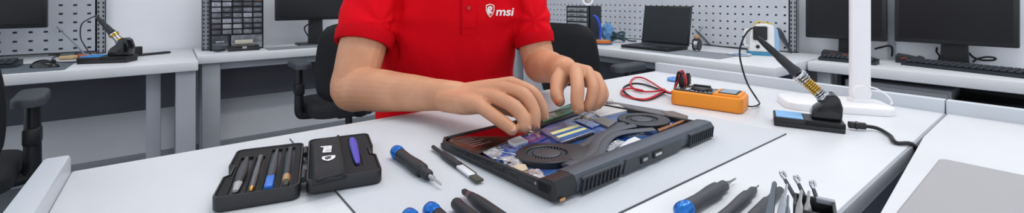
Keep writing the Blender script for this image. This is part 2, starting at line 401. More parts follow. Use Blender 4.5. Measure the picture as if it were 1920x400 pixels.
# ---- soldering stations (base with sponge and holder) and their irons
SPONGE = M('light_blue_sponge', '#8fc0ee', .9, var=.06, bump=.5, bscale=300)
SPONGE2 = M('bright_blue_sponge', '#3d8fd6', .9, var=.06, bump=.5, bscale=300)
GOLD = M('brass_spring', '#d8b45a', .25, 1, var=.1)
def station(label, loc, rz, s, sponge, elev, coil_mats, cs_=None, lf=1):
    # local: x along the base, y away from the viewer
    t = thing('soldering_station', label, 'soldering iron stand', loc, rz)
    L, D, H = .128 * s, .066 * s, .020 * s
    Mx = Matrix()
    mb = MB(); mb.prism(rrect(L, D, .004 * s), 0, H * .55, -.001 * s)
    # raised wall leaving the sponge well open
    w = .003 * s; x0, x1 = -L / 2, L / 2; xs = -L / 2 + .056 * s
    mb.span((x0, -D / 2, H * .4), (x1, -D / 2 + w, H), .0008 * s); mb.span((x0, D / 2 - w, H * .4), (x1, D / 2, H), .0008 * s)
    mb.span((x0, -D / 2, H * .4), (x0 + w, D / 2, H), .0008 * s); mb.span((xs, -D / 2, H * .4), (x1, D / 2, H), .0012 * s)
    mb.build('stand_base', BLACKP, t)
    mb = MB(); mb.span((x0 + w * 1.3, -D / 2 + w * 1.3, H * .5), (xs - w * .3, D / 2 - w * 1.3, H * 1.12), .002 * s); mb.build('sponge', sponge, t)
    # holder block: sloping shell
    mb = MB()
    prof = [(.006, 0), (.060, 0), (.062, .030), (.056, .050), (.046, .058), (.036, .054), (.026, .036), (.012, .024), (.006, .012)]
    mb.prism([(p[0] * s, p[1] * s) for p in prof], -.021 * s, .021 * s, -.004 * s, 3, Matrix.Translation((0, .002 * s, H)) @ Matrix.Rotation(R(90), 4, 'X'))
    mb.build('iron_holder', BLACKG, t)
    # spring guide
    cs = cs_ or s
    ax = Vector((-math.cos(elev), 0, math.sin(elev))); o = Vector((.030 * s, .002 * s, H + .046 * s))
    mb = MB(); mb.lathe([(.013 * cs, -.006 * cs), (.0165 * cs, 0), (.0165 * cs, .004 * cs), (.012 * cs, .006 * cs), (.012 * cs, -.004 * cs)], align(o, o + ax), 24, False); mb.build('collar', CHROME, t)
    e1 = Vector((0, 1, 0)); e2 = ax.cross(e1)
    def coil(a, b, turns, r0, r1, wire, m):
        pts = [o + ax * (a + (b - a) * i / (turns * 14)) + (e1 * math.cos(2 * math.pi * i / 14) + e2 * math.sin(2 * math.pi * i / 14)) * (r0 + (r1 - r0) * i / (turns * 14)) for i in range(turns * 14 + 1)]
        q = MB(); q.tube(pts, wire, 6, 0); q.build('spring', m, t)
    coil(.004 * cs * lf, .020 * cs * lf, 3, .0135 * cs, .012 * cs, .0019 * cs, coil_mats[0])
    coil(.018 * cs * lf, .050 * cs * lf, 6, .0115 * cs, .0115 * cs, .0019 * cs, coil_mats[1])
    coil(.050 * cs * lf, .070 * cs * lf, 3, .0125 * cs, .016 * cs, .0023 * cs, coil_mats[0])
    mb = MB(); mb.lathe([(.008 * cs, .0), (.008 * cs, .070 * cs * lf)], align(o, o + ax), 16); mb.build('inner_sleeve', M('brass_sleeve', '#b99a5a', .3, 1), t)
    mb = MB(); mb.lathe([(.0135 * cs, cs * (.070 * lf - .004)), (.017 * cs, cs * (.070 * lf - .002)), (.017 * cs, cs * (.070 * lf + .003)), (.0135 * cs, cs * (.070 * lf + .005))], align(o, o + ax), 24); mb.build('rim_ring', CHROME, t)
    rot = Matrix.Rotation(rz, 3, 'Z'); return Vector(loc) + rot @ (o + ax * (.070 * lf + .0065) * cs), rot @ ax
def iron(label, p, ax, s, cord, lf=1):
    # p, ax: where the handle leaves the holder and its axis, in room axes
    t = thing('soldering_iron', label, 'soldering iron', p)
    ax = Vector(ax)
    mb = MB(); mb.lathe([(.010 * s, 0), (.0135 * s, .001 * s * lf), (.0135 * s, .008 * s * lf), (.0115 * s, .018 * s * lf), (.0105 * s, .045 * s * lf), (.0095 * s, .055 * s * lf)], align((0, 0, 0), ax), 22); mb.build('grip', M('dark_rubber_grip', '#2a2b2f', .6, bump=.2, bscale=900), t)
    mb = MB(); mb.lathe([(.0088 * s, .055 * s * lf), (.0088 * s, .075 * s * lf), (.0075 * s, .10 * s * lf), (.005 * s, .118 * s * lf), (.003 * s, .125 * s * lf)], align((0, 0, 0), ax), 18); mb.build('handle', BLACKP, t)
    mb = MB(); mb.tube([ax * .12 * s * lf] + [Vector(c) - Vector(p) for c in cord], .0022 * s, 8, 8); mb.build('cord', RUBBER, t)
    return t
P0 = W(203, 116, DZ + .002)
tip, ax = station('small soldering stand with bright blue sponge on left desk', (P0.x, P0.y, DZ + .0003), R(-22), 1.62, SPONGE2, R(52), (GOLD, CHROME), 1.3, .5)
c = lambda x, y, d: WD(x, y, d)
dd = (P0.x * SN + P0.y * CS)
def on(x, y, z=DZ + .004): return W(x, y, z)
iron('black soldering iron in small stand on left desk, cord looped', tip, ax, 1.25,
     [c(168, 35, dd + .03), c(153, 46, dd + .05), c(151, 70, dd + .06), c(160, 88, dd + .06), on(171, 108), on(150, 116), on(112, 117), on(98, 112), on(106, 106), on(130, 104)], .75)
# black bracket tool right of the small stand
p = W(262, 105, DZ)
t = thing('clamp_bracket', 'black bracket with long flat bar lying behind small soldering stand', 'bracket', (p.x, p.y, DZ), R(28))
mb = MB(); mb.span((-.04, -.02, 0), (.15, .02, .012), .004); mb.build('flat_bar', BLACKP, t)
mb = MB(); mb.span((-.04, -.012, .012), (.01, .012, .055), .005); mb.build('upright_block', BLACKP, t)
mb = MB(); mb.tube([(-.035, 0, .05), (-.06, 0, .052), (-.075, 0, .035), (-.062, 0, .015), (-.035, 0, .014)], .006, 8, 5); mb.build('hook', BLACKP, t)
# stick leaning on the pegboard, wooden handled tool in the cord loop
a = WD(166, 93, 2.52); b_ = WD(106, 50, 2.52)
vv = VW - .046 - .012
b_ = Vector((WV(106, vv), vv, EYE - 50 / F * (WV(106, vv) * SN + vv * CS))); a = on(165, 107, DZ + .006)
mb = MB(); mb.cyl(a, b_, .0045, .003, 10); o = mb.build('metal_rod', STEEL); tag(o, 'thin grey rod leaning against the left pegboard', 'rod')
a = on(110, 109, DZ + .012); b_ = on(146, 107, DZ + .012); e_ = on(160, 105, DZ + .012)
t = thing('wooden_tool', 'tan handled tool with orange collar lying within the cord loop', 'tool', a)
mb = MB(); mb.lathe([(.006, 0), (.011, .004), (.012, .05), (.010, (b_ - a).length)], align((0, 0, 0), b_ - a), 14); mb.build('handle', M('pale_wood', '#b39b72', .6, var=.15, vscale=30), t)
mb = MB(); mb.cyl(b_ - a, e_ - a, .0125, .009, 14); mb.build('collar', M('orange_plastic', '#d2622a', .4), t)
# monitor cables at far left
mb = MB(); mb.tube([on(40, 104, DZ + .004), WD(22, 98, 2.55), WD(5, 88, 2.5), WD(-12, 70, 2.45)], .007, 8, 6); o = mb.build('monitor_cable', RUBBER); tag(o, 'thick black cable rising beside far left monitor', 'cable')
mb = MB(); mb.tube([on(160, 104, DZ + .003), on(132, 100, DZ + .003), on(105, 103, DZ + .003), on(60, 104, DZ + .003), on(25, 107, DZ + .003)], .0035, 8, 6); o = mb.build('grey_cable', M('grey_cable', '#6a6c70', .5)); tag(o, 'grey cable lying along the foot of the left pegboard', 'cable')

# ---- clear drawer organizer
OV = 3.30
oy = OV - .0
x0, x1 = WV(393, OV), WV(494, OV)
ow = x1 - x0; oh = .42; od = .14
t = thing('drawer_organizer', 'black framed organizer of small clear drawers on the wall desk', 'organizer', ((x0 + x1) / 2, OV, DZ + .001), 0)
mb = MB(); mb.span((-ow / 2, .012, 0), (ow / 2, od, oh), .003); th = .006
cols, rows = 5, 9; big = .098; rh = (oh - big - .006) / rows; cw = (ow - .012) / cols
mb.span((-ow / 2, 0, 0), (-ow / 2 + th, .02, oh)); mb.span((ow / 2 - th, 0, 0), (ow / 2, .02, oh)); mb.span((-ow / 2, 0, 0), (ow / 2, .02, .006)); mb.span((-ow / 2, 0, oh - .006), (ow / 2, .02, oh))
for i in range(1, cols): mb.span((-ow / 2 + .006 + i * cw - .003, 0, big), (-ow / 2 + .006 + i * cw + .003, .02, oh))
for j in range(rows + 1): mb.span((-ow / 2, 0, big + j * rh - .002), (ow / 2, .018, big + j * rh + .002))
mb.span((-ow / 2 + .10, 0, 0), (-ow / 2 + .107, .02, big))
mb.build('organizer_frame', BLACKP, t)
DC = [M('clear_drawer_grey', '#777b83', .2, var=.25, vscale=25), M('clear_drawer_dark', '#4d5159', .2, var=.3, vscale=25), M('clear_drawer_pale', '#9a9ea6', .2, var=.2, vscale=25), M('clear_drawer_warm', '#7d6b5a', .25, var=.4, vscale=40)]
rnd = random.Random(5)
def drawer(x, z, w, h, m, orange=False):
    q = MB()
    q.prism([(0, 0), (-.010, .002), (-.012, h * .30), (-.003, h * .42), (-.002, h), (.01, h), (.01, 0)], -w / 2, w / 2, 0, 2, Matrix.Translation((x, 0, z)) @ Matrix(((0, 0, 1, 0), (1, 0, 0, 0), (0, 1, 0, 0), (0, 0, 0, 1))))
    d_ = q.build('drawer', m, t)
    q = MB(); q.box((x, -.0045, z + h * .55), (w * .5, .003, h * .12), .001); q.build('label_slot', DC[2] if rnd.random() < .5 else DC[0], d_)
    return d_
for j in range(rows):
    for i in range(cols):
        drawer(-ow / 2 + .006 + (i + .5) * cw, big + j * rh + .0035, cw - .010, rh - .007, DC[3] if (i == 4 and j >= 6) else rnd.choice(DC[:3] if j else DC[:2]))
drawer(-ow / 2 + .054, .0075, .088, big - .012, DC[1])
d_ = drawer(.052, .0075, ow - .122, big - .012, DC[0])
q = MB(); q.box((.035, -.0135, .05), (.10, .004, .026), .001); q.build('drawer_label', M('cream_card', '#c9c5b4', .7), d_)
# black tool case lying before the organizer
p0, p1 = W(420, 92, DZ), W(481, 89, DZ)
t = thing('tool_case', 'flat black box lying in front of the drawer organizer', 'box', ((p0.x + p1.x) / 2, OV - .075, DZ + .0005), 0)
wl = .17
mb = MB(); mb.prism(rrect(wl, .06, .008), 0, .022, .003); mb.build('case_body', BLACKP, t)
mb = MB(); mb.prism(rrect(wl * .94, .054, .008), .022, .034, .004); mb.build('case_lid', BLACKG, t)
mb = MB(); mb.span((-.012, -.032, .014), (.012, -.029, .028), .001); mb.build('latch', STEEL_GREY, t)
p = W(408, 91, DZ)
t = thing('pliers', 'small black pliers left of the flat black box', 'pliers', (p.x + .02, OV - .07, DZ + .004), R(20))
mb = MB(); mb.tube([(-.055, -.016, .004), (-.02, -.012, .006), (0, 0, .007)], .006, 8, 5); mb.tube([(-.055, .016, .004), (-.02, .012, .006), (0, 0, .007)], .006, 8, 5); mb.build('handles', BLACKP, t)
mb = MB(); mb.tube([(0, 0, .007), (.018, 0, .008), (.04, 0, .006)], [.009, .007, .003], 8, 4, flat=.6); mb.build('jaws', STEEL, t)
# monitor cables on the drawer desk
mb = MB(); mb.tube([WD(590, 40, 3.0), WD(572, 50, 3.08), WD(574, 62, 3.08), WD(585, 74, 3.05), W(600, 82, DZ + .006)], .005, 8, 6); o = mb.build('monitor_cable', RUBBER); tag(o, 'black cable hanging behind the monitor next to the organizer', 'cable')

# ---------------------------------------------------------------- pegboard desk on the right
pf = 2.46
va, vb = WU(1103, pf), WU(1062, pf)
t = thing('parts_cabinet', 'dark parts cabinet with grey drawers beside wide pegboard', 'cabinet', (pf, (va + vb) / 2, DZ + .001), -R(90))
cwid = vb - va; chh = .275
mb = MB(); mb.span((-cwid / 2, .006, 0), (cwid / 2, .15, chh), .004)
for x in (-cwid / 2 + .005, cwid / 2 - .005): mb.span((x - .005, 0, 0), (x + .005, .02, chh))
mb.build('cabinet_body', M('anthracite_cabinet', '#2c2f36', .5), t)
for j in range(7):
    for i in range(2 if j > 3 else 1):
        n = 2 if j > 3 else 1; w = (cwid - .024) / n
        q = MB(); z = .008 + j * .0375; x = -cwid / 2 + .012 + (i + .5) * w
        q.span((x - w / 2 + .003, -.004, z), (x + w / 2 - .003, .01, z + .026), .002)
        d_ = q.build('drawer', M('pale_grey_drawer', '#8f939b', .35, var=.1), t)
        q = MB(); q.span((x - w * .2, -.012, z + .008), (x + w * .2, -.004, z + .013), .001); q.build('drawer_pull', M('dark_pull', '#4a4d54', .4), d_)
p = Vector((pf + .07, (va + vb) / 2 - .05, DZ + chh + .002))
t = thing('tape_roll', 'silver tape roll standing on top of dark parts cabinet', 'tape', p, R(-60))
mb = MB(); mb.lathe([(.026, -.012), (.045, -.012), (.045, .012), (.026, .012), (.026, -.012)], align((0, -.0, .045), (0, 1, .045)), 26, False); mb.build('tape_ring', CHROME, t)
mb = MB(); mb.lathe([(.020, -.011), (.026, -.011), (.026, .011), (.020, .011), (.020, -.011)], align((0, 0, .045), (0, 1, .045)), 26, False); mb.build('cardboard_core', M('cardboard', '#a98f6c', .8), t)
# wire spools, blue tube, cloth, cable bundle
p = W(1130, 83, DZ)
t = thing('wire_spool', 'flat orange and teal wire spool beside dark parts cabinet', 'spool', (p.x, p.y, DZ + .001), 0)
mb = MB(); mb.lathe([(.07, 0), (.072, .003), (.07, .006)], None, 30); mb.build('lower_flange', M('teal_plastic', '#2c6f96', .4), t)
mb = MB(); mb.lathe([(.055, .006), (.062, .010), (.062, .018), (.055, .022)], None, 30); mb.build('orange_wire', M('orange_wire', '#d5642c', .5, bump=.4, bscale=300), t)
mb = MB(); mb.lathe([(.05, .022), (.052, .025), (.050, .030), (.02, .031)], None, 30); mb.build('upper_flange', M('tan_plastic', '#b88a5a', .5), t)
d0 = 3.19
mb = MB(); mb.tube([WD(1112, 29, d0 + .05), WD(1118, 32, d0 + .05), WD(1123, 42, d0 + .05), WD(1126, 54, d0 + .06), WD(1125, 68, d0 + .06), WD(1124, 79.2, d0 + .07)], [.006, .010, .010, .008, .006], 8, 6)
o = mb.build('blue_hose', M('bright_blue_plastic', '#2f4fd0', .4)); tag(o, 'curved bright blue hose standing against dark parts cabinet', 'hose')
def lump(name, c, r, sc, m, seed, amp=.25, fr=30, parent=None):
    tb = bmesh.new(); bmesh.ops.create_icosphere(tb, subdivisions=4, radius=1)
    for v in tb.verts:
        n = v.co.normalized(); k = 1 + amp * noise.noise(n * 2.2 + Vector((seed, 0, 0))) + amp * .4 * noise.noise(n * 5 + Vector((0, seed, 0)))
        v.co = Vector((n.x * r * sc[0] * k, n.y * r * sc[1] * k, max(-.98, n.z * k) * r * sc[2]))
    q = MB(); q.add(tb); return q.build(name, m, parent, c)
p = W(1139, 76.5, DZ)
o = lump('cleaning_cloth', (p.x, p.y, DZ + .066), .048, (1, 1.0, 1.4), M('light_blue_cloth', '#6a9ed0', .8, bump=.4), 3, .35); tag(o, 'crumpled light blue cloth behind the orange wire spool', 'cloth')
p = W(1158, 79.5, DZ)
t = thing('cable_bundle', 'dark teal bundle of coiled cable left of open laptop', 'cable', (p.x, p.y, DZ), 0)
rn = random.Random(11)
for k in range(3):
    mb = MB(); pts = []
    for i in range(10):
        a = 2 * math.pi * i / 10; rr = .042 + .012 * rn.uniform(-1, 1)
        pts.append((rr * math.cos(a) * 1.1, rr * math.sin(a), .012 + k * .022 + .010 * (1 + math.sin(a * 2 + k))))
    mb.tube(pts, .008, 8, 6, closed=True); mb.build('cable_coil', M('dark_teal_cable', '#2c4650', .5), t)
mb = MB(); mb.tube([(.04, -.03, .03), (.07, -.06, .012), (.12, -.08, .008)], .006, 8, 5); mb.build('cable_tail', M('dark_teal_cable', '#2c4650', .5), t)
# open laptop on the pegboard desk
lu = 2.62; va, vb = WU(1293, lu + .02), WU(1207, lu + .02)
t = thing('laptop', 'open black laptop with dark screen on pegboard desk', 'laptop', (lu, (va + vb) / 2, DZ + .0008), -R(90))
lw = vb - va + .01
mb = MB(); mb.prism(rrect(lw, .235, .012), .002, .020, -.003, 2, Matrix.Translation((0, -.118, 0))); mb.build('laptop_base', BLACKP, t)
mb = MB(); mb.span((-lw / 2 + .022, -.118, .0195), (lw / 2 - .022, -.02, .0215), .001); mb.build('keyboard_deck', M('charcoal_keys', '#2b3038', .5), t)
mb = MB(); mb.span((-.05, -.22, .0195), (.05, -.135, .0208), .001); mb.build('touchpad', M('touchpad_grey', '#3a3e46', .35), t)
Mx = Matrix.Translation((0, .002, .02)) @ Matrix.Rotation(R(-9), 4, 'X')
mb = MB(); mb.span((-lw / 2, -.004, 0), (lw / 2, .006, .262), .003, Mx=Mx); lid = mb.build('screen_lid', BLACKP, t)
mb = MB(); mb.span((-lw / 2 + .012, -.0055, .018), (lw / 2 - .012, -.0035, .25), Mx=Mx); mb.build('screen', M('grey_black_screen', '#1d2126', .3, var=.1), lid)
# small reel on the mat
p = W(1308, 96, DZ + .003)
t = thing('solder_reel', 'small black and tan solder reel on grey mat right of laptop', 'reel', (p.x, p.y, DZ + .0035), -ANG + R(48))
Mx = align((0, 0, .030), (.5, -.2, .030 + .05))
mb = MB(); mb.lathe([(.006, 0), (.036, 0), (.038, .004), (.024, .006), (.024, .030), (.038, .032), (.036, .036), (.006, .036)], align((.0, -.014, .039), (0, 1, .039)), 24); mb.build('reel_body', BLACKP, t)
mb = MB(); mb.lathe([(.024, .006), (.033, .007), (.033, .029), (.024, .030)], align((.0, -.014, .039), (0, 1, .039)), 24); mb.build('solder_wire', STEEL, t)
mb = MB(); mb.ball((.0, .004, .086), .02, (1.2, .9, .8)); mb.build('tan_cap', M('tan_cap', '#a08060', .5, var=.2), t)
# tweezers hanging on the pegboard
def peg_pt(x, y, off=.004):
    u = 2.985 - off; v = WU(x, u); return Vector((u, v, EYE - y / F * (u * SN + v * CS)))
t = thing('tweezers', 'grey tweezers leaning against wide pegboard right of laptop', 'tweezers', (0, 0, 0), 0)
A, B_ = peg_pt(1303, 55, .006), peg_pt(1333, 84, .03); B_.z = DZ + .003
t.location = B_
for k in (-1, 1):
    mb = MB(); mb.tube([(0, k * .003, 0), (A - B_) * .5 + Vector((0, k * .007, 0)), A - B_], [.0025, .004, .003], 6, 4); mb.build('prong', M('dark_steel', '#5d6065', .35, .8), t)
mb = MB(); mb.tube([peg_pt(1318, 50), peg_pt(1312, 58), peg_pt(1314, 66, .006)], .003, 6, 5); o = mb.build('peg_hook', STEEL_GREY); tag(o, 'small wire hook on wide pegboard above the tweezers', 'hook')
# long grey probe lying behind
a = W(1322, 84, DZ + .004); b_ = W(1402, 93, DZ + .004)
mb = MB(); mb.cyl(a, b_, .006, .004, 10); o = mb.build('grey_rod', M('dark_steel', '#5d6065', .35, .8)); tag(o, 'long grey rod lying at foot of the wide pegboard', 'rod')
# dish
p = W(1386, 104, DZ)
t = thing('parts_dish', 'shallow white and blue dish on pegboard desk before the white machine', 'dish', (p.x, p.y, DZ + .0005), 0)
mb = MB(); mb.lathe([(.045, 0), (.06, .004), (.064, .009), (.060, .009), (.045, .005), (.001, .004)], None, 28); mb.build('dish_body', WHITE, t)
mb = MB(); mb.lathe([(.001, .0045), (.044, .0055), (.03, .0075), (.001, .008)], None, 24); mb.build('blue_liner', M('blue_liner', '#4f86b8', .5), t)
# white machine with blue foot
p = W(1436, 105, DZ)
t = thing('hot_air_station', 'white machine with black square outlet and blue foot on pegboard desk', 'machine', (p.x + .045, p.y + .035, DZ + .0005), -R(62))
BLUEF = M('teal_blue_foot', '#2f7fa0', .45)
mb = MB(); mb.prism(rrect(.165, .11, .02), 0, .018, .004); mb.build('blue_foot', BLUEF, t)
prof = [(-.075, .018), (.075, .018), (.075, .10), (.068, .150), (.045, .176), (.01, .184), (-.035, .176), (-.06, .15), (-.07, .11)]
mb = MB(); mb.prism(prof, -.045, .045, -.008, 3, Matrix.Rotation(R(90), 4, 'X')); mb.build('machine_shell', M('ivory_plastic', '#e4e4e0', .4), t)
mb = MB(); mb.prism(rrect(.072, .080, .008, 4), 0, .012, .003, 2, Matrix.Translation((-.018, -.044, .128)) @ Matrix.Rotation(R(90), 4, 'X')); mb.build('black_outlet', BLACKP, t, label='square black outlet')
mb = MB(); mb.lathe([(.010, 0), (.010, .008), (.008, .010)], align((-.03, -.044, .05), (-.03, -1, .05)), 16); mb.build('knob', BLACKG, t)
mb = MB(); mb.tube([(-.07, -.02, .05), (-.092, -.02, .055), (-.096, -.02, .10), (-.09, -.02, .14), (-.066, -.02, .145)], .006, 8, 5); mb.build('side_handle', M('ivory_plastic', '#e4e4e0', .4), t)
mb = MB(); mb.prism([(.055, .02), (.077, .02), (.077, .10), (.070, .150), (.052, .168)], -.0475, .0475, -.003, 2, Matrix.Rotation(R(90), 4, 'X')); mb.build('blue_side', M('pale_blue_plastic', '#8db4d4', .4), t)
mb = MB(); mb.tube([(-.05, 0, .170), (-.02, 0, .192), (.01, 0, .187), (.045, 0, .18)], .004, 8, 6); mb.build('yellow_strap', M('yellow_strap', '#c9a93a', .6), t)
# dark blade-shaped tool leaning on the pegboard
A, B_ = peg_pt(1457, 52, .012), peg_pt(1484, 96, .05)
B_.z = DZ + .002
t = thing('pry_tool', 'dark slate blade shaped tool leaning right of the white machine', 'tool', B_, 0)
q = align((0, 0, 0), A - B_); ln = (A - B_).length
mb = MB(); mb.prism([(-.006, 0), (.006, 0), (.012, ln * .3), (.022, ln * .75), (.020, ln * .95), (.0, ln), (-.020, ln * .95), (-.022, ln * .75), (-.012, ln * .3)], -.004, .004, -.001, 1, q @ Matrix(((1, 0, 0, 0), (0, 0, 1, 0), (0, 1, 0, 0), (0, 0, 0, 1)))); mb.build('blade', M('slate_metal', '#4a525c', .4, .4), t)
mb = MB(); mb.cyl(q @ Vector((0, -.006, ln * .9)), q @ Vector((0, .006, ln * .9)), .008); mb.build('rivet', M('brown_rivet', '#6b4a3a', .4), t)

# ---------------------------------------------------------------- monitor desk on the right
RED = M('dull_red_plastic', '#8d3a34', .4)
def gadget(label, px, u, rz, w):
    p = Vector((u, WU(px, u), DZ))
    t = thing('graphics_card', label, 'computer part', (p.x, p.y, DZ + .0005), rz)
    mb = MB(); mb.prism([(-w / 2, 0), (w / 2, 0), (w / 2, .032), (w * .32, .040), (w * .22, .034), (-w * .1, .042), (-w * .42, .046), (-w / 2, .030)], -.022, .022, -.003, 2, Matrix.Translation((0, .022, 0)) @ Matrix.Rotation(R(90), 4, 'X')); mb.build('shroud', BLACKP, t)
    mb = MB()
    for s_ in (-1, 1): mb.tube([(s_ * w * .06, -.001, .012), (s_ * w * .14, -.001, .026), (s_ * w * .30, -.001, .022)], .003, 6, 4)
    mb.build('red_stripe', RED, t, label='dull red accent stripes')
    return t
gadget('black and red computer part behind lamp-hidden short keyboard', 1572, 2.84, -R(72), .15)
gadget('black and red computer part left of rightmost monitor stand', 1706, 2.93, -R(80), .11)
def near_wall(x, y, u):
    v = WU(x, u); return Vector((u, v, EYE - y / F * (u * SN + v * CS)))
def wall_cable(label, pts, r):
    q = MB(); q.tube([near_wall(*p) for p in pts], r, 8, 7); tag(q.build('monitor_cable', RUBBER), label, 'cable')
wall_cable('black cable looping right of rightmost monitor stand', [(1806, 92, 3.035), (1816, 99, 3.04), (1826, 108, 3.04), (1842, 113, 3.04), (1862, 113, 3.04), (1866, 109, 3.04), (1850, 107, 3.04), (1832, 111, 3.035), (1824, 117, 3.03)], .0045)
wall_cable('thin black cable left of rightmost monitor stand', [(1757, 89, 3.04), (1756, 97, 3.045), (1762, 106, 3.045), (1758, 116, 3.04)], .004)
wall_cable('black cable between the two right monitors on the trunking', [(1640, 92, 3.03), (1655, 88, 3.03), (1668, 86, 3.03), (1673, 92, 3.035), (1672, 106, 3.035)], .005)
# under the monitor desk
t = thing('drawer_pedestal', 'grey pedestal standing under right monitor desk', 'cabinet', (2.76, .50, 0), -R(90))
mb = MB(); mb.span((-.19, -.1, .02), (.19, .15, .655), .006); mb.build('pedestal_body', M('mid_grey_steel', '#7c7f86', .45), t)
for j in range(3):
    q = MB(); q.span((-.18, -.112, .05 + j * .2), (.18, -.098, .05 + j * .2 + .19), .004); d_ = q.build('drawer', M('mid_grey_steel', '#7c7f86', .45), t)
    q = MB(); q.span((-.05, -.124, .05 + j * .2 + .13), (.05, -.111, .05 + j * .2 + .142), .002); q.build('drawer_handle', STEEL_GREY, d_)
mb = MB(); mb.span((-.15, -.09, 0), (.15, .14, .02)); mb.build('plinth', BLACKP, t)
t = thing('computer_tower', 'glossy black computer tower under right monitor desk', 'computer', (2.745, .19, 0), -R(90))
mb = MB(); mb.span((-.10, -.10, .012), (.10, .17, .62), .008); mb.build('tower_case', BLACKG, t)
mb = MB(); mb.span((-.09, -.108, .03), (.09, -.099, .60), .004); mb.build('front_panel', BLACKP, t)
mb = MB(); mb.cyl((0, -.112, .55), (0, -.107, .55), .012); mb.build('power_button', STEEL, t)
for sx in (-1, 1):
    for y in (-.07, .14):
        mb = MB(); mb.cyl((sx * .075, y, 0), (sx * .075, y, .014), .014); mb.build('foot', RUBBER, t)
# ================================================================ the repair bench and its neighbour
MAT_TOP = M('pale_grey_mat', '#c6cbd1', .55, var=.012, bump=.03, bscale=500)
MAT_EDGE = M('dark_mat_edge', '#3c3e43', .6)
BU0, BU1, BV0, BV1 = -.102, 1.24, .155, .827
t = thing('repair_bench', 'white raised-rim bench carrying the opened laptop, at which the person works', 'workbench', (0, 0, 0))
mb = MB(); mb.span((BU0, BV0, TZ - .024), (BU1, BV1, TZ), .003); mb.build('benchtop', WHITE, t)
mb = MB(); mb.span((BU0 + .01, BV0 - .0035, TZ - .0235), (BU1, BV0 + .001, TZ - .001), .001); mb.build('front_edge_band', M('grey_edge_band', '#9da1a6', .4), t)
mb = MB(); mb.span((BU0 - .026, BV0, TZ - .024), (BU0, BV1, TZ + .023), .004); mb.build('raised_rim', RIMM, t)
mb = MB(); mb.span((BU1, BV0, TZ - .024), (BU1 + .022, BV1, TZ + .026), .0015); mb.build('raised_rim', RIMM, t)
for x in (BU0 + .02, BU1 - .07):
    for y in (BV0 + .03, BV1 - .08):
        mb = MB(); mb.span((x, y, 0), (x + .05, y + .05, TZ - .024), .004); mb.build('leg', LIGHT_STEEL, t)
mb = MB(); mb.span((BU0 + .07, BV0 + .045, TZ - .40), (BU1 - .07, BV0 + .06, TZ - .0245)); mb.build('modesty_panel', M('navy_panel', '#23293a', .5), t)
t = thing('side_bench', 'white bench at lower right across the gap, holding a grey mat', 'workbench', (0, 0, 0))
poly = [(.30, -.70), (BU1, -.70), (BU1, BV0 - .0045), (1.0, BV0 - .0045), (.58, .124), (.30, .10)]
mb = MB(); mb.prism(poly, TZ - .024, TZ, .0015); mb.build('benchtop', WHITE, t)
mb = MB(); mb.span((BU1, -.70, TZ - .024), (BU1 + .022, BV0 - .002, TZ + .026), .0015); mb.build('raised_rim', RIMM, t)
for x, y in ((.33, -.66), (1.17, -.66), (.33, .03), (1.17, .03)):
    mb = MB(); mb.span((x, y, 0), (x + .05, y + .05, TZ - .024), .004); mb.build('leg', LIGHT_STEEL, t)
def mat2(name, label, poly, z, th, top, edge, loc):
    t = thing(name, label, 'mat', loc)
    mb = MB(); mb.prism([(x - loc[0], y - loc[1]) for x, y in poly], 0, th * .6, .0002, 1); mb.build('rubber_base', edge, t, label='thin dark rubber underside')
    cx = sum(p[0] for p in poly) / len(poly); cy = sum(p[1] for p in poly) / len(poly); k = .0012
    mb = MB(); mb.prism([(x - loc[0] + (k if x < cx else -k), y - loc[1] + (k if y < cy else -k)) for x, y in poly], th * .6, th, .0004, 1); mb.build('mat_top', top, t)
    return t
MT = .002
LM = (.157, .297, .833, .795)
mat2('work_mat', 'large pale grey work mat under the opened laptop', rrect(LM[2] - LM[0], LM[3] - LM[1], .004, 3, (LM[0] + LM[2]) / 2, (LM[1] + LM[3]) / 2), TZ, MT, MAT_TOP, MAT_EDGE, (.5, .5, TZ + .0002))
o = mat2('work_mat', 'smooth grey mat lying on the lower right bench', rrect(.55, .62, .008, 4, .60, -.196), TZ, MT, M('warm_grey_mat', '#a2a1a3', .5, var=.01), M('warm_grey_mat_edge', '#8f8e90', .5), (.6, -.2, TZ + .0002))
MZ = TZ + MT + .0004             # top of the large mat

# ---- desk lamp
LW = M('white_lamp_plastic', '#eceaec', .3, var=.01)
pb = W(1612, 190, TZ + .016)
t = thing('desk_lamp', 'white desk lamp with tall flat post and slab base', 'lamp', (pb.x, pb.y, TZ + .0004), -ANG + R(-19))
mb = MB(); mb.prism(rrect(.195, .11, .03, 7, -.05, -.004), 0, .015, .005, 3); mb.build('lamp_base', LW, t)
mb = MB(); mb.prism(rrect(.036, .016, .005, 4), .012, .58, .002, 1); mb.build('post', LW, t)
mb = MB(); mb.lathe([(.016, 0), (.018, .004), (.018, .018), (.016, .022)], align((0, -.012, .034), (0, 1, .034)), 24); mb.prism(rrect(.042, .026, .008), .013, .024, .004); mb.build('hinge_boss', LW, t)
mb = MB(); mb.span((-.21, -.022, .565), (.03, .022, .585), .006); mb.build('lamp_head', LW, t)
mb = MB(); mb.tube([(.012, -.008, .048), (.026, -.01, .045), (.044, -.012, .032), (.050, -.014, .019), (.046, -.016, .0165)], .0016, 6, 6); mb.build('lamp_cord', LW, t)

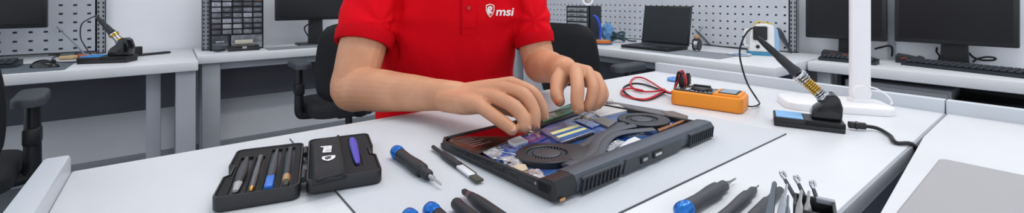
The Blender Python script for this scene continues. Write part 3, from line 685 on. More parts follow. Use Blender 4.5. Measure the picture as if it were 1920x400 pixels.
# ---- main soldering station
A, B_ = W(1453, 238, TZ), W(1586, 254, TZ)
rz = math.atan2((B_ - A).y, (B_ - A).x)
ctr = (A + B_) / 2 + Matrix.Rotation(rz, 3, 'Z') @ Vector((0, .033, 0))
sc = (B_ - A).length / .128
tip, ax = station('black soldering stand with pale blue sponge on bench', (ctr.x, ctr.y, TZ + .0004), rz, sc * 1.02, SPONGE, R(45), (CHROME, GOLD), sc * .92)
dt = tip.x * SN + tip.y * CS
q = lambda x, y, z=TZ + .0055: W(x, y, z)
iron('black soldering iron with black cord resting in spring stand on bench', tip, ax, sc * .92,
     [WD(1412, 53, dt + .02), WD(1397, 66, dt + .04), WD(1387, 95, dt + .05), WD(1391, 125, dt + .06), WD(1402, 158, dt + .06), WD(1418, 184, dt + .04), q(1424, 195), q(1412, 200), q(1400, 199)])
t = thing('power_cord', 'black power cord with plug sleeve leaving soldering stand', 'cord', W(1590, 234, TZ + .006))
lo = t.location.copy()
mb = MB(); mb.tube([W(1592, 234, TZ + .009) - lo, W(1622, 237, TZ + .008) - lo], .0062, 14, 0); mb.tube([W(1604, 235, TZ + .009) - lo, W(1608, 235.5, TZ + .009) - lo], .0072, 14, 0); mb.build('plug_sleeve', BLACKP, t)
mb = MB(); mb.tube([W(1622, 237, TZ + .008) - lo, W(1645, 241, TZ + .005) - lo, W(1668, 254, TZ + .004) - lo, W(1680, 268, TZ + .004) - lo, Vector((.932, BV0 - .0068, TZ - .008)) - lo, Vector((.915, BV0 - .0082, TZ - .10)) - lo], .0032, 8, 7); mb.build('cord', RUBBER, t)

# ---- multimeter, lying on its back; local x = long side, y = away from viewer
ORG = M('orange_rubber', '#f0921e', .45, var=.03)
A, B_ = W(1256, 196, TZ), W(1392, 216, TZ)
rz = math.atan2((B_ - A).y, (B_ - A).x); L = (B_ - A).length
t = thing('multimeter', 'orange multimeter lying face up on bench', 'multimeter', (A.x, A.y, TZ + .0004), rz)
Dp, Hh = .072, .031
mb = MB(); mb.prism([(p[0] + L / 2, p[1] + Dp / 2) for p in rrect(L, Dp, .012, 6)], 0, Hh, -.004, 3)
mb.build('orange_case', ORG, t)
mb = MB(); mb.prism([(p[0] + L / 2 - .004, p[1] + Dp / 2) for p in rrect(L - .016, Dp - .014, .008, 5)], Hh - .001, Hh + .0025, .001, 2); mb.build('face_plate', M('dark_grey_face', '#3f3d3b', .45, var=.2), t)
mb = MB(); mb.prism([(L * .60, .006), (L - .006, .006), (L - .006, Dp - .006), (L * .60, Dp - .006)], Hh, Hh + .0045, .002, 2); mb.build('screen_bezel', ORG, t)
mb = MB(); mb.prism([(L * .66, .012), (L - .012, .012), (L - .012, Dp - .012), (L * .66, Dp - .012)], Hh + .004, Hh + .0058, .0005, 1); mb.build('screen_frame', BLACKP, t)
mb = MB(); mb.prism([(L * .68, .016), (L - .016, .016), (L - .016, Dp - .016), (L * .68, Dp - .016)], Hh + .0055, Hh + .0064, .0002, 1); mb.build('display', M('lcd_grey_blue', '#8fa3ae', .25), t)
mb = MB(); mb.lathe([(.020, 0), (.0215, .002), (.019, .006), (.017, .007)], Matrix.Translation((L * .40, Dp * .5, Hh + .0025)), 28); mb.span((L * .40 - .018, Dp * .5 - .004, Hh + .009), (L * .40 + .018, Dp * .5 + .004, Hh + .013), .0015); mb.build('selector_dial', BLACKP, t)
mb = MB()
for i in range(18):
    a = 2 * math.pi * i / 18; mb.box((L * .40 + .026 * math.cos(a), Dp * .5 + .026 * math.sin(a), Hh + .0028), (.004, .0022, .0012), .0002, a, 1)
mb.build('dial_marks', M('pale_print', '#cfd2d6', .5), t)
for i, (x, y) in enumerate(((.014, .016), (.014, .036), (.014, .056), (.028, .058))):
    mb = MB(); mb.lathe([(.005, .0), (.005, .004), (.003, .005)], Matrix.Translation((x, y, Hh + .002)), 14); mb.build('socket', (CHROME, RUBBER, M('red_socket', '#b32020', .4), CHROME)[i], t)
for i in range(2):
    mb = MB(); mb.span((.028, .010 + i * .011, Hh + .002), (.038, .018 + i * .011, Hh + .0055), .001); mb.build('button', CHROME, t)
rotz = Matrix.Rotation(rz, 3, 'Z')
def mm(x, y, z): return Vector((A.x, A.y, TZ)) + rotz @ Vector((x, y, z))
# test leads: each a lead with its plug, held by the sockets
def lead(name, label, sock, m, pts, r=.0024):
    s0 = mm(sock[0], sock[1], Hh + .006)
    t = thing(name, label, 'cable', s0)
    mb = MB(); mb.lathe([(.0055, 0), (.0065, .004), (.006, .018), (.004, .022)], Matrix.Rotation(R(-6), 4, 'Y'), 14); mb.build('plug', m if m is RUBBER else m, t)
    mb = MB(); mb.tube([Vector((0, 0, .02)), Vector((-.006, 0, .030)) + rotz @ Vector((-.004, 0, 0))] + [p - s0 for p in pts], r, 8, 8); mb.build('lead', m, t)
    return t
REDC = M('red_silicone', '#c3202c', .4, var=.05)
g = lambda x, y, h=.004: W(x, y, TZ + h)
lead('test_lead', 'red test lead looping left of the orange multimeter', (.014, .056), REDC,
     [g(1262, 172, .020), g(1243, 168, .012), g(1222, 155, .008), g(1204, 146, .006), g(1188, 147, .004), g(1182, 158, .004), g(1196, 170, .004), g(1225, 172, .006), g(1246, 168, .010), g(1234, 177, .008), g(1212, 186, .005), g(1190, 185, .004), g(1168, 178, .004), g(1166, 170, .004), g(1182, 166, .006), g(1205, 170, .008)])
lead('test_lead', 'black test lead looping left of the orange multimeter', (.014, .036), RUBBER,
     [g(1262, 173, .014), g(1245, 172, .006), g(1228, 165, .004), g(1205, 158, .003), g(1186, 157, .003), g(1170, 164, .003), g(1172, 174, .003), g(1192, 186, .003), g(1214, 187, .003), g(1232, 180, .003), g(1246, 173, .004)])
t = thing('lead_plug_block', 'black double plug block at the left end of multimeter', 'plug', mm(.0, .056, 0))
t.rotation_euler = (0, 0, rz); t.location = mm(.004, .080, .0004)
mb = MB(); mb.span((-.006, 0, 0), (.014, .016, .054), .003); mb.build('plug_body', BLACKP, t)
mb = MB(); mb.cyl((-.002, .008, .05), (-.002, .008, .058), .004); mb.cyl((.009, .008, .05), (.009, .008, .058), .004); mb.build('plug_tips', RUBBER, t)
# blue round cap
p = W(1265, 152, TZ)
t = thing('plastic_disc', 'small round light blue disc lying behind the multimeter', 'disc', (p.x, p.y, TZ + .0004))
mb = MB(); mb.lathe([(.018, 0), (.0205, .002), (.0205, .006), (.018, .0085)], None, 28); mb.build('cap_body', M('light_blue_plastic', '#5f95d8', .45), t)
mb = MB(); mb.lathe([(.001, .0085), (.009, .0085), (.008, .011), (.001, .0112)], None, 20); mb.build('cap_boss', M('light_blue_plastic', '#5f95d8', .45), t)
# ================================================================ opened laptop (underside up) on the mat
LO = W(1035, 383, MZ); LRZ = R(2.3); LLEN, LDEP = .378, .250
lap = thing('opened_laptop', 'black laptop lying upside down with its bottom cover off', 'laptop', (LO.x, LO.y, MZ), LRZ)
LI = Matrix.Rotation(-LRZ, 3, 'Z')
TAPER = .42                      # the shell thins towards its far (front) edge
def LP(x, y, h):
    hh = h
    for _ in range(4):
        p = LI @ (W(x, y, MZ + hh) - LO); hh = h * (1 - TAPER * min(1, max(0, p.y / LDEP)))
    return (p.x, p.y)
CH = M('laptop_black_shell', '#1a1b1f', .42, var=.08, bump=.03, bscale=500)
CVR = M('laptop_rear_cover', '#454c57', .4, var=.05, bump=.03, bscale=700)
TH = .0215
outer = [(0, 0), (LLEN, 0), (LLEN, LDEP - .016), (LLEN - .016, LDEP), (.014, LDEP), (.004, LDEP - .006), (0, LDEP - .018)]
mb = MB(); mb.prism(outer, .001, .009, -.0025, 2)
w = .005
mb.span((0, .0, .006), (w, LDEP - .018, TH), .0012); mb.span((LLEN - w, 0, .006), (LLEN, LDEP - .018, TH), .0012)
mb.span((.014, LDEP - w, .006), (LLEN - .016, LDEP, TH), .0012)
for a, b in (((0, LDEP - .019), (.014, LDEP)), ((LLEN - .016, LDEP), (LLEN, LDEP - .017))):
    p, q_ = Vector((*a, 0)), Vector((*b, 0)); l = (q_ - p).length; m_ = (p + q_) / 2; ang = math.atan2((q_ - p).y, (q_ - p).x)
    mb.box((m_.x + math.sin(ang) * w / 2, m_.y - math.cos(ang) * w / 2, (.006 + TH) / 2), (l + .003, w, TH - .006), .0012, ang)
mb.build('chassis', CH, lap)
# rubber feet keep the shell off the mat
for x, y in ((.03, .03), (LLEN - .03, .03), (.03, LDEP - .03), (LLEN - .03, LDEP - .03)):
    mb = MB(); mb.cyl((x, y, 0), (x, y, .0012), .008, n=14); mb.build('foot', RUBBER, lap)
# left side ports
for i, (y0, y1, z0, z1) in enumerate(((.030, .045, .010, .017), (.058, .074, .009, .018), (.086, .104, .009, .018), (.120, .134, .010, .016), (.150, .156, .011, .017), (.166, .172, .011, .017), (.19, .205, .012, .015))):
    mb = MB(); mb.span((-.0008, y0, z0), (.0006, y1, z1), .0006); p_ = mb.build('port', M('port_grey', '#3d3f44', .4, .3), lap)
    mb = MB(); mb.span((-.0013, y0 + .0016, z0 + .0016), (.0, y1 - .0016, z1 - .0016)); mb.build('port_opening', RUBBER, p_)
# motherboard under crinkled film
MOBO = M('blue_motherboard_film', '#16458e', .16, bump=.9, bscale=42, hex2='#4a6a9c', vscale=22, coat=.6)
mb = MB(); mb.prism([(w + .001, .027), (LLEN - w - .001, .027), (LLEN - w - .001, LDEP - .03), (.30, LDEP - w - .001), (.13, LDEP - .078), (w + .001, LDEP - .101)], .009, .0125); mb.build('motherboard', MOBO, lap, label='blue motherboard under crinkled film')
# inner deck (magnesium tray, grey-black)
mb = MB(); mb.span((w, .025, .0085), (LLEN - w, LDEP - w, .0098)); mb.build('inner_deck', M('inner_deck', '#2a2c30', .5), lap)
# battery, dark red film
BAT = M('dark_red_battery_film', '#1a0709', .18, hex2='#9a1a20', vscale=15, coat=.6, bump=.25, bscale=30, ramp=(.5, .8))
mb = MB(); mb.prism([(w + .003, LDEP - .098), (.125, LDEP - .074), (.150, LDEP - w - .003), (.020, LDEP - w - .003), (w + .003, LDEP - .022)], .0098, .0195, .002, 2); bt = mb.build('battery', BAT, lap, label='battery under dark red film')
mb = MB()
for k in range(5):
    y = LDEP - .035 - k * .009; mb.span((.018, y, .0194), (.055 - (k % 2) * .012, y + .004, .0198))
mb.build('battery_print', M('grey_print', '#5d4a4a', .4), bt)
mb = MB(); mb.cyl((.014, LDEP - .022, .019), (.014, LDEP - .022, .0205), .0022, n=12); mb.build('screw', CHROME, bt)
# helper: polygon in photo pixels standing at its height on the laptop
def lp(name, pts, h0, h1, m, bev=.0008, label=None, parent=None):
    q = MB(); q.prism([LP(x, y, h1) for x, y in pts], h0, h1, bev, 1); return q.build(name, m, parent or lap, label=label)
def fan(cx, cy, r, tail, rin):
    q = MB(); n = 48
    # housing top plate with a round opening
    tb = bmesh.new(); zt, zb = .0225, .0125
    outl = [(cx + r * 1.0 * math.cos(a) * 1.0, cy + r * math.sin(a)) for a in [2 * math.pi * i / n for i in range(n)]]
    if tail:
        outl = [tail(p, cx, cy, r) for p in outl]
    o1 = [tb.verts.new((x, y, zb)) for x, y in outl]; o2 = [tb.verts.new((x, y, zt - .0012)) for x, y in outl]
    o3 = [tb.verts.new((cx + (x - cx) * .97, cy + (y - cy) * .97, zt)) for x, y in outl]
    i1 = [tb.verts.new((cx + rin * 1.04 * math.cos(2 * math.pi * i / n), cy + rin * 1.04 * math.sin(2 * math.pi * i / n), zt)) for i in range(n)]
    i2 = [tb.verts.new((cx + rin * math.cos(2 * math.pi * i / n), cy + rin * math.sin(2 * math.pi * i / n), zt - .001)) for i in range(n)]
    i3 = [tb.verts.new((cx + rin * math.cos(2 * math.pi * i / n), cy + rin * math.sin(2 * math.pi * i / n), zb + .001)) for i in range(n)]
    for a, b in ((o1, o2), (o2, o3), (o3, i1), (i1, i2), (i2, i3)):
        for i in range(n): tb.faces.new((a[i], a[(i + 1) % n], b[(i + 1) % n], b[i]))
    tb.faces.new(i3)
    bmesh.ops.recalc_face_normals(tb, faces=tb.faces); q.add(tb)
    h = q.build('fan_housing', M('fan_housing_black', '#212328', .4, var=.1), lap)
    q = MB(); q.lathe([(.001, zb + .0012), (rin * .66, zb + .0012), (rin * .70, zb + .004), (rin * .68, zt - .0012), (rin * .6, zt - .0004), (.001, zt - .0004)], Matrix.Translation((cx, cy, 0)), 36); q.build('fan_hub', M('fan_hub', '#3a3d42', .35), h)
    q = MB()
    for i in range(32):
        a = 2 * math.pi * i / 32; c_, s_ = math.cos(a), math.sin(a); rr = rin * .84
        q.box((cx + rr * c_, cy + rr * s_, (zt + zb) / 2 - .0002), (rin * .26, .0007, zt - zb - .003), 0, a + .5)
    q.build('fan_blades', M('fan_blade', '#6a6d72', .4), h, label='ring of thin grey blades')
def tail_l(p, cx, cy, r):
    x, y = p; dx, dy = x - cx, y - cy
    if dx > 0 and dy < .3 * r: x = cx + dx * 1.35; y = max(y - .012, .029)
    return x, y
def tail_r(p, cx, cy, r):
    x, y = p; dx, dy = x - cx, y - cy
    if dy < 0: y = max(cy + dy * 1.15, .03); x = cx + dx * 1.08
    return x, y
F1 = LP(1029, 289, .0225); F2 = LP(1203, 222, .0225)
fan(F1[0] + .004, F1[1] + .008, .042, tail_l, .028)
fan(F2[0], F2[1], .042, tail_r, .027)
# heat pipes: flat dark tubes sweeping from fan to fan
HP = M('heat_pipe_grey', '#474a52', .45, .1, var=.08)
def pipe(pts, r, h=.0185):
    q = MB(); q.tube([(*LP(x, y, h), h) for x, y in pts], r, 12, 8, flat=.3); q.build('heat_pipe', HP, lap)
pipe([(1062, 322), (1100, 303), (1122, 288), (1132, 268), (1150, 254), (1180, 247), (1225, 243)], .0085, .0195)
pipe([(1062, 312), (1092, 296), (1112, 282), (1120, 264), (1140, 248), (1168, 240), (1188, 236)], .0085, .020)
pipe([(1078, 282), (1100, 270), (1118, 258), (1146, 246), (1168, 232)], .0095, .018)
lp('heat_spreader', [(1072, 276), (1098, 262), (1122, 262), (1128, 275), (1110, 288), (1080, 292)], .0125, .0205, M('fan_housing_black', '#212328', .4), .0015)
COPPER = M('copper_fins', '#a86a3c', .35, .9, var=.2, vscale=200)
lp('copper_fins', [(1043, 337), (1130, 303), (1126, 299), (1040, 331)], .0125, .0205, COPPER)
lp('copper_fins', [(1236, 246), (1286, 226), (1283, 223), (1232, 242)], .0125, .0195, COPPER)
# memory stick in its dark bay beneath the fingers
PCBG = M('green_circuit_board', '#2f7d4e', .35, var=.2, vscale=90, coat=.4)
lp('memory_bay', [(1006, 222), (1016, 236), (1086, 212), (1072, 193)], .0098, .0165, BLACKP, .001)
ms = lp('memory_stick', [(1012, 221), (1019, 229), (1078, 208), (1066, 195)], .0165, .0195, PCBG, .0003, 'green memory stick')
lp('memory_label', [(1014, 218.5), (1021, 226.5), (1046, 217), (1037, 208)], .0195, .0203, M('pale_printed_label', '#b9bfb9', .4, hex2='#7f8a84', vscale=120), .0002, 'pale striped label', ms)
lp('memory_chip', [(1048, 209), (1054, 213), (1071, 206.5), (1064, 202)], .0195, .0203, M('dark_green_chip', '#1d5a38', .3), .0002, None, ms)
# storage drive with striped sticker
dr = lp('storage_drive', [(1012, 244), (1052, 267), (1112, 246), (1072, 228)], .0125, .0185, M('smoky_blue_film', '#4a5478', .18, hex2='#6d7496', vscale=40, coat=.5, bump=.4, bscale=60), .001, 'storage drive under smoky blue film')
YEL, BLU = M('pale_yellow_sticker', '#d9d79a', .45), M('blue_sticker', '#2f5f9a', .4)
def lerp2(a, b, t): return (a[0] + (b[0] - a[0]) * t, a[1] + (b[1] - a[1]) * t)
c0, c1, c2, c3 = (1031, 249), (1054, 262.5), (1108, 245), (1082, 233.5)
for i, (t0, t1, m_, l_) in enumerate(((.0, .26, BLU, 'blue sticker band'), (.28, .50, YEL, 'yellow sticker band'), (.52, .72, BLU, 'blue sticker band'), (.74, 1, YEL, 'yellow sticker band'))):
    lp('sticker_band', [lerp2(c1, c0, t0), lerp2(c1, c0, t1), lerp2(c2, c3, t1), lerp2(c2, c3, t0)], .0185, .0192, m_, .0002, l_, dr)
q = MB()
a0, a1 = Vector((*LP(1056, 271, .014), .0125)), Vector((*LP(1112, 251, .014), .0125))
for k in range(16):
    p_ = a0.lerp(a1, (k + .5) / 16); q.box((p_.x, p_.y, .0145), (.0022, .008, .004), .0003, LRZ, 1)
q.box(((a0.x + a1.x) / 2, (a0.y + a1.y) / 2, .0128), ((a1 - a0).length, .008, .0015), .0003, math.atan2((a1 - a0).y, (a1 - a0).x), 1)
q.build('drive_connector', BLACKP, lap)
# pale shields, plates and modules
SIL = M('silver_foil', '#b9bcc2', .22, .7, var=.15, vscale=40, bump=.5, bscale=60)
WH = M('white_module', '#d8d9db', .4, var=.05)
lp('white_module', [(948, 262), (964, 272), (990, 263), (975, 254)], .0125, .0195, WH, .0012, 'white square module')
lp('module_tape', [(944, 259), (950, 266), (955, 263), (949, 256)], .0125, .0185, M('orange_tape', '#d9632f', .4), .0005)
lp('pale_pad', [(961, 312), (975, 322), (990, 316), (986, 308), (972, 306)], .0125, .017, M('beige_pad', '#c9b79c', .6), .001)
lp('white_shield', [(1158, 278), (1168, 284), (1204, 262), (1190, 256), (1176, 262)], .0125, .018, WH, .0008, 'white bracket plate')
lp('foil_shield', [(1140, 284), (1152, 290), (1166, 282), (1170, 268), (1150, 272)], .0125, .017, SIL, .0008)
lp('foil_shield', [(1108, 208), (1124, 218), (1178, 206), (1160, 196), (1136, 196)], .0125, .018, M('pale_foil', '#d5d3cf', .3, .2, bump=.4, bscale=50), .0008, 'pale foil sheet')
lp('foil_shield', [(1112, 226), (1140, 238), (1156, 228), (1128, 218)], .0125, .017, M('grey_bronze_foil', '#7f7873', .3, .4, bump=.4), .0008)
lp('copper_tape', [(936, 262), (942, 266), (952, 262), (947, 258)], .0125, .0185, M('orange_copper_tape', '#c87a3a', .3, .6), .0005)
lp('copper_tape', [(880, 268), (888, 273), (910, 264), (902, 259)], .0125, .0175, M('orange_copper_tape', '#c87a3a', .3, .6), .0005)
lp('grey_strip', [(1132, 188), (1140, 194), (1262, 220), (1276, 214), (1240, 206)], .0098, .0175, M('grey_inner_rail', '#6a686a', .4, .3), .001)
lp('speaker_box', [(1240, 208), (1252, 216), (1284, 222), (1290, 217), (1262, 208)], .0098, .019, M('brown_grey_speaker', '#6b5c55', .45), .001)
lp('foil_shield', [(905, 274), (925, 286), (946, 280), (924, 268)], .0125, .0165, SIL, .0008)
# chips, capacitors and connectors scattered on the board, each a part
rn = random.Random(23)
CM = [M('chip_black', '#17181b', .4), SIL, WH, M('blue_chip', '#234c8c', .3), M('grey_chip', '#7d8086', .4), M('tan_part', '#b08a5e', .5)]
zones = [((905, 278), (985, 318), 26), ((985, 318), (1030, 348), 12), ((965, 246), (1010, 262), 8), ((1078, 205), (1120, 232), 14), ((1140, 262), (1195, 285), 14), ((930, 262), (960, 280), 6)]
for (a, b, n) in zones:
    for _ in range(n):
        fx, fy = rn.random(), rn.random()
        if a[0] < 1040 and n > 10: x = a[0] + fx * (b[0] - a[0]); y = a[1] + fx * (b[1] - a[1]) + (fy - .5) * 22
        else: x = a[0] + fx * (b[0] - a[0]); y = a[1] + fy * (b[1] - a[1])
        px_, py_ = LP(x, y, .0135)
        if not (.008 < px_ < LLEN - .01 and .03 < py_ < LDEP - .01): continue
        m_ = rn.choice(CM); q = MB()
        if rn.random() < .6:
            q.box((px_, py_, .0125 + .0014), (rn.uniform(.003, .009), rn.uniform(.003, .007), rn.uniform(.0025, .0045)), .0004, rn.uniform(-.2, .2), 1); q.build('chip', m_, lap)
        else:
            h = rn.uniform(.003, .006); r_ = rn.uniform(.0018, .0035); q.lathe([(r_, 0), (r_, h * .85), (r_ * .85, h)], Matrix.Translation((px_, py_, .0122)), 12); q.build('capacitor', m_, lap)
# thin wires across the board
for pts, m_ in (([(1122, 190), (1140, 186), (1150, 190), (1152, 195)], M('cream_wire', '#c9c08a', .5)), ([(1088, 222), (1100, 214), (1112, 212), (1124, 216)], RUBBER), ([(1070, 225), (1090, 220), (1104, 224), (1126, 222)], M('cream_wire', '#c9c08a', .5)), ([(935, 272), (955, 280), (975, 283), (990, 278)], SIL), ([(908, 288), (930, 298), (950, 300), (968, 296)], SIL), ([(980, 300), (965, 290), (945, 286), (920, 280)], SIL), ([(1145, 286), (1160, 276), (1180, 270)], RUBBER)):
    q = MB(); q.tube([(*LP(x, y, .0165), .0165) for x, y in pts], .0011, 6, 6); q.build('wire', m_, lap)
# rear cover along the near edge
def prof_x(q, prof, x0, x1): q.prism(prof, x0, x1, 0, 2, Matrix(((0, 0, 1, 0), (1, 0, 0, 0), (0, 1, 0, 0), (0, 0, 0, 1))))
q = MB(); x0 = .034
prof_x(q, [(.001, .002), (-.006, .006), (-.007, .017), (-.002, .024), (.007, .0255), (.022, .0245), (.026, .021), (.026, .011), (.001, .009)], x0, LLEN - .002)
rc = q.build('rear_cover', CVR, lap, label='slate grey rear cover strip')
q = MB(); prof_x(q, [(.002, .002), (-.006, .004), (-.008, .018), (-.002, .0255), (.014, .0255), (.022, .022), (.022, .009), (.002, .009)], .000, x0 - .0015); q.build('hinge_cap', BLACKP, lap, label='black corner hinge cap')
q = MB(); q.span((.004, -.0095, .004), (.012, -.0078, .007), .0005); q.build('indicator_light', M('amber_lens', '#c98f5a', .3), lap)
def vent(xa, xb, n):
    q = MB()
    q.span((xa, -.0092, .0035), (xb, -.0066, .0205), .001); g_ = q.build('vent_recess', RUBBER, rc)
    q = MB()
    q.span((xa - .002, -.0106, .0185), (xb + .002, -.0066, .0215), .0008); q.span((xa - .002, -.0106, .0025), (xb + .002, -.0066, .0050), .0008)
    for i in range(n + 1):
        x = xa + (xb - xa) * i / n; sh = .004
        tb = bmesh.new(); vs = [tb.verts.new(c_) for c_ in ((x - .0008 - sh / 2, -.0108, .004), (x + .0008 - sh / 2, -.0108, .004), (x + .0008 + sh / 2, -.0108, .0195), (x - .0008 + sh / 2, -.0108, .0195))]
        f_ = tb.faces.new(vs); r_ = bmesh.ops.extrude_face_region(tb, geom=[f_]); bmesh.ops.translate(tb, vec=(0, .004, 0), verts=[v for v in r_['geom'] if isinstance(v, bmesh.types.BMVert)]); bmesh.ops.recalc_face_normals(tb, faces=tb.faces); q.add(tb)
    q.build('vent_grille', M('dark_slate_plastic', '#30343b', .4), rc)
vent(.042, .112, 9); vent(LLEN - .085, LLEN - .012, 11)
q = MB(); q.prism([(.122, .004), (LLEN - .115, .004), (LLEN - .108, .019), (.128, .021)], .0065, .0085, 0, 2, Matrix.Rotation(R(90), 4, 'X')); q.build('port_panel', M('dark_slate_plastic', '#30343b', .4), rc)
for xa, xb in ((.160, .178), (.190, .214)):
    q = MB(); q.span((xa, -.0102, .008), (xb, -.0080, .017), .0008); p_ = q.build('rear_port', M('port_black', '#0d0d0f', .5), rc)
    q = MB(); q.span((xa + .004, -.0108, .0105), (xb - .004, -.0099, .0145), .0004); q.build('port_tongue', CHROME if xa == .19 else STEEL_GREY, p_)
# crinkled film over the board, with foil patches added for the film's glints
def crumple(name, pts, h, m, amp, seed, nu=16, nv=10, label=None, fr=9):
    a, b, c, d = [Vector((*LP(x, y, h), 0)) for x, y in pts]; tb = bmesh.new(); g = {}
    for f in (0, 1):
        for i in range(nu + 1):
            for j in range(nv + 1):
                u, v = i / nu, j / nv; p = a.lerp(b, u).lerp(d.lerp(c, u), v)
                z = h + amp * (abs(noise.noise(Vector((u * fr, v * fr * .6, seed)))) * 1.6 - .3 + .5 * noise.noise(Vector((u * fr * 2.3, v * fr * 1.7, seed + 5))))
                g[f, i, j] = tb.verts.new((p.x, p.y, z if f else h - amp * .6 - .0008))
    for f in (0, 1):
        for i in range(nu):
            for j in range(nv): tb.faces.new((g[f, i, j], g[f, i + 1, j], g[f, i + 1, j + 1], g[f, i, j + 1]))
    rm = [(i, 0) for i in range(nu)] + [(nu, j) for j in range(nv)] + [(nu - i, nv) for i in range(nu)] + [(0, nv - j) for j in range(nv)]
    for p, q2 in zip(rm, rm[1:] + rm[:1]): tb.faces.new((g[0, p[0], p[1]], g[1, p[0], p[1]], g[1, q2[0], q2[1]], g[0, q2[0], q2[1]]))
    bmesh.ops.recalc_face_normals(tb, faces=tb.faces); q = MB(); q.add(tb); return q.build(name, m, lap, label=label)
FILM = M('blue_film_painted_glints', '#1c4c9c', .15, .1, hex2='#7d9ac6', vscale=60, ramp=(.45, .7), coat=.8)  # pale second tone puts the film's glints into its colour
SILV = M('silver_glint_foil', '#dcdde0', .2, .35, hex2='#a5a8ae', vscale=80)  # pale foil tone imitating highlights on the wrinkled film
crumple('crinkled_film', [(889, 273), (940, 259), (985, 276), (955, 306)], .0155, FILM, .0022, 1, 26, 14, 'crinkled blue film')
crumple('crinkled_film', [(950, 262), (1000, 248), (1028, 258), (985, 274)], .015, FILM, .0018, 2, 20, 10, 'crinkled blue film')
crumple('crinkled_film', [(1078, 226), (1112, 214), (1142, 226), (1110, 240)], .0155, FILM, .0018, 3, 20, 10, 'crinkled blue film')
crumple('glint_foil', [(900, 282), (924, 272), (942, 288), (926, 298)], .0172, SILV, .0020, 4, 18, 10, 'crinkled silver foil added for film glints')
crumple('glint_foil', [(936, 296), (962, 292), (980, 306), (960, 314)], .0168, SILV, .0018, 6, 16, 8, 'crinkled silver foil added for film glints')
crumple('glint_foil', [(988, 322), (1010, 316), (1024, 334), (1004, 344)], .0168, SILV, .0024, 7, 16, 10, 'crinkled silver foil added for film glints')
crumple('glint_foil', [(1128, 276), (1158, 262), (1176, 266), (1148, 288)], .0165, SILV, .0022, 8, 16, 10, 'crinkled silver foil added for film glints')
crumple('glint_foil', [(1088, 214), (1108, 206), (1124, 212), (1102, 222)], .0165, SILV, .0020, 9, 14, 8, 'crinkled silver foil added for film glints')
# screws round the rim
for x, y in ((.02, .04), (LLEN - .02, .06), (.18, LDEP - .012), (LLEN - .03, LDEP - .02), (.27, .06), (.20, .062)):
    q = MB(); q.lathe([(.003, .0), (.003, .0012), (.002, .0018)], Matrix.Translation((x, y, .0115 if y < LDEP - .03 else .0095)), 12); q.build('screw', CHROME, lap)

# thin the whole shell towards the far edge
def all_children(o):
    for c in o.children:
        yield c
        yield from all_children(c)
for o in list(all_children(lap)):
    for v in o.data.vertices:
        v.co.z *= 1 - TAPER * min(1, max(0, v.co.y / LDEP))
# ================================================================ hand tools
GRIP = M('black_tool_grip', '#1d1e22', .5, bump=.25, bscale=900)
GRIP2 = M('grey_tool_grip', '#3e4045', .5, bump=.25, bscale=900)
def lie(A, B, r): return align((0, 0, 0), B - A), (B - A).length
def screwdriver(label, A, B, r, cap=True, grip=None, bit=.22, name='screwdriver', capm=None):
    # A: centre of the cap end, B: tip; both as points, lying down
    t = thing(name, label, 'screwdriver', A, 0)
    m, l = lie(A, B, r)
    if cap:
        q = MB(); q.lathe([(r * .55, -.001), (r * .95, .002), (r * 1.05, .006), (r * 1.05, .010), (r * .8, .012), (r * .8, .014), (r * .95, .016), (r * .9, .018)], m, 28); q.build('swivel_cap', capm or BLUECAP, t, label='blue swivel cap')
    s0 = .017 if cap else 0; e = l * (1 - bit)
    q = MB(); q.lathe([(r * .8, s0), (r * .92, s0 + .003), (r * .85, s0 + (e - s0) * .25), (r * .9, s0 + (e - s0) * .42), (r * 1.0, s0 + (e - s0) * .6), (r * .98, s0 + (e - s0) * .76), (r * .70, s0 + (e - s0) * .79), (r * .72, s0 + (e - s0) * .96), (r * .5, e)], m, 28); q.build('handle', grip or GRIP, t)
    q = MB(); q.lathe([(r * .36, e - .002), (r * .30, e + (l - e) * .30), (r * .16, e + (l - e) * .38), (r * .14, e + (l - e) * .92), (r * .05, l)], m, 16); q.build('bit', STEEL, t)
    return t
r = .0092
screwdriver('black screwdriver with blue cap lying between tool case and laptop', W(741, 283, MZ + r), W(828, 347, MZ + .0065), r)
r = .0088
screwdriver('grey screwdriver with blue cap lying right of work mat', W(1274, 399, TZ + r), W(1380, 335, TZ + .006), r, grip=GRIP2)
screwdriver('slim grey precision screwdriver right of the blue-capped one', W(1350, 412, TZ + .0064), W(1423, 348, TZ + .0045), .0062, cap=False, grip=GRIP2, bit=.14)
r = .0085
screwdriver('black screwdriver at photo bottom, only rounded bright blue cap showing', W(803, 391, MZ + .0092), W(900, 470, MZ + .006), .0085)
screwdriver('black screwdriver at photo bottom, leftmost blue cap barely in frame', W(763, 402, MZ + .0088), W(850, 482, MZ + .006), .0080)
screwdriver('black blunt-ended screwdriver handle at photo bottom below the brush', W(854, 381, MZ + .0072), W(960, 470, MZ + .005), .0072, cap=False)
# black scraper pen with tapered end at the bottom
def pen(label, A, B, rr, cat='tool', name='scraper_pen'):
    t = thing(name, label, cat, A); m, l = lie(A, B, rr)
    q = MB(); q.lathe([(rr * .4, 0), (rr * .55, .002), (rr * .6, l * .10), (rr * .9, l * .22), (rr, l * .35), (rr, l * .8), (rr * .7, l)], m, 22); q.build('pen_body', GRIP, t)
    q = MB(); q.lathe([(rr * .62, l * .09), (rr * .80, l * .16)], m, 22); q.build('maroon_ring', M('maroon_band', '#5a3a42', .4), t, label='dull maroon band')
    q = MB(); q.lathe([(.0008, -.004), (.0012, .001)], m, 10); q.build('pen_tip', STEEL, t)
    return t
pen('black tapered pen tool with maroon band near photo bottom', W(869, 359, MZ + .0068), W(985, 440, MZ + .0068), .0066)
q_ = W(1463, 357, TZ + .0055)
t = thing('spudger', 'black round-ended spudger lying left of steel probes', 'tool', q_)
A, B_ = W(1463, 357, TZ + .0055), W(1395, 425, TZ + .0055); m, l = lie(A, B_, 0)
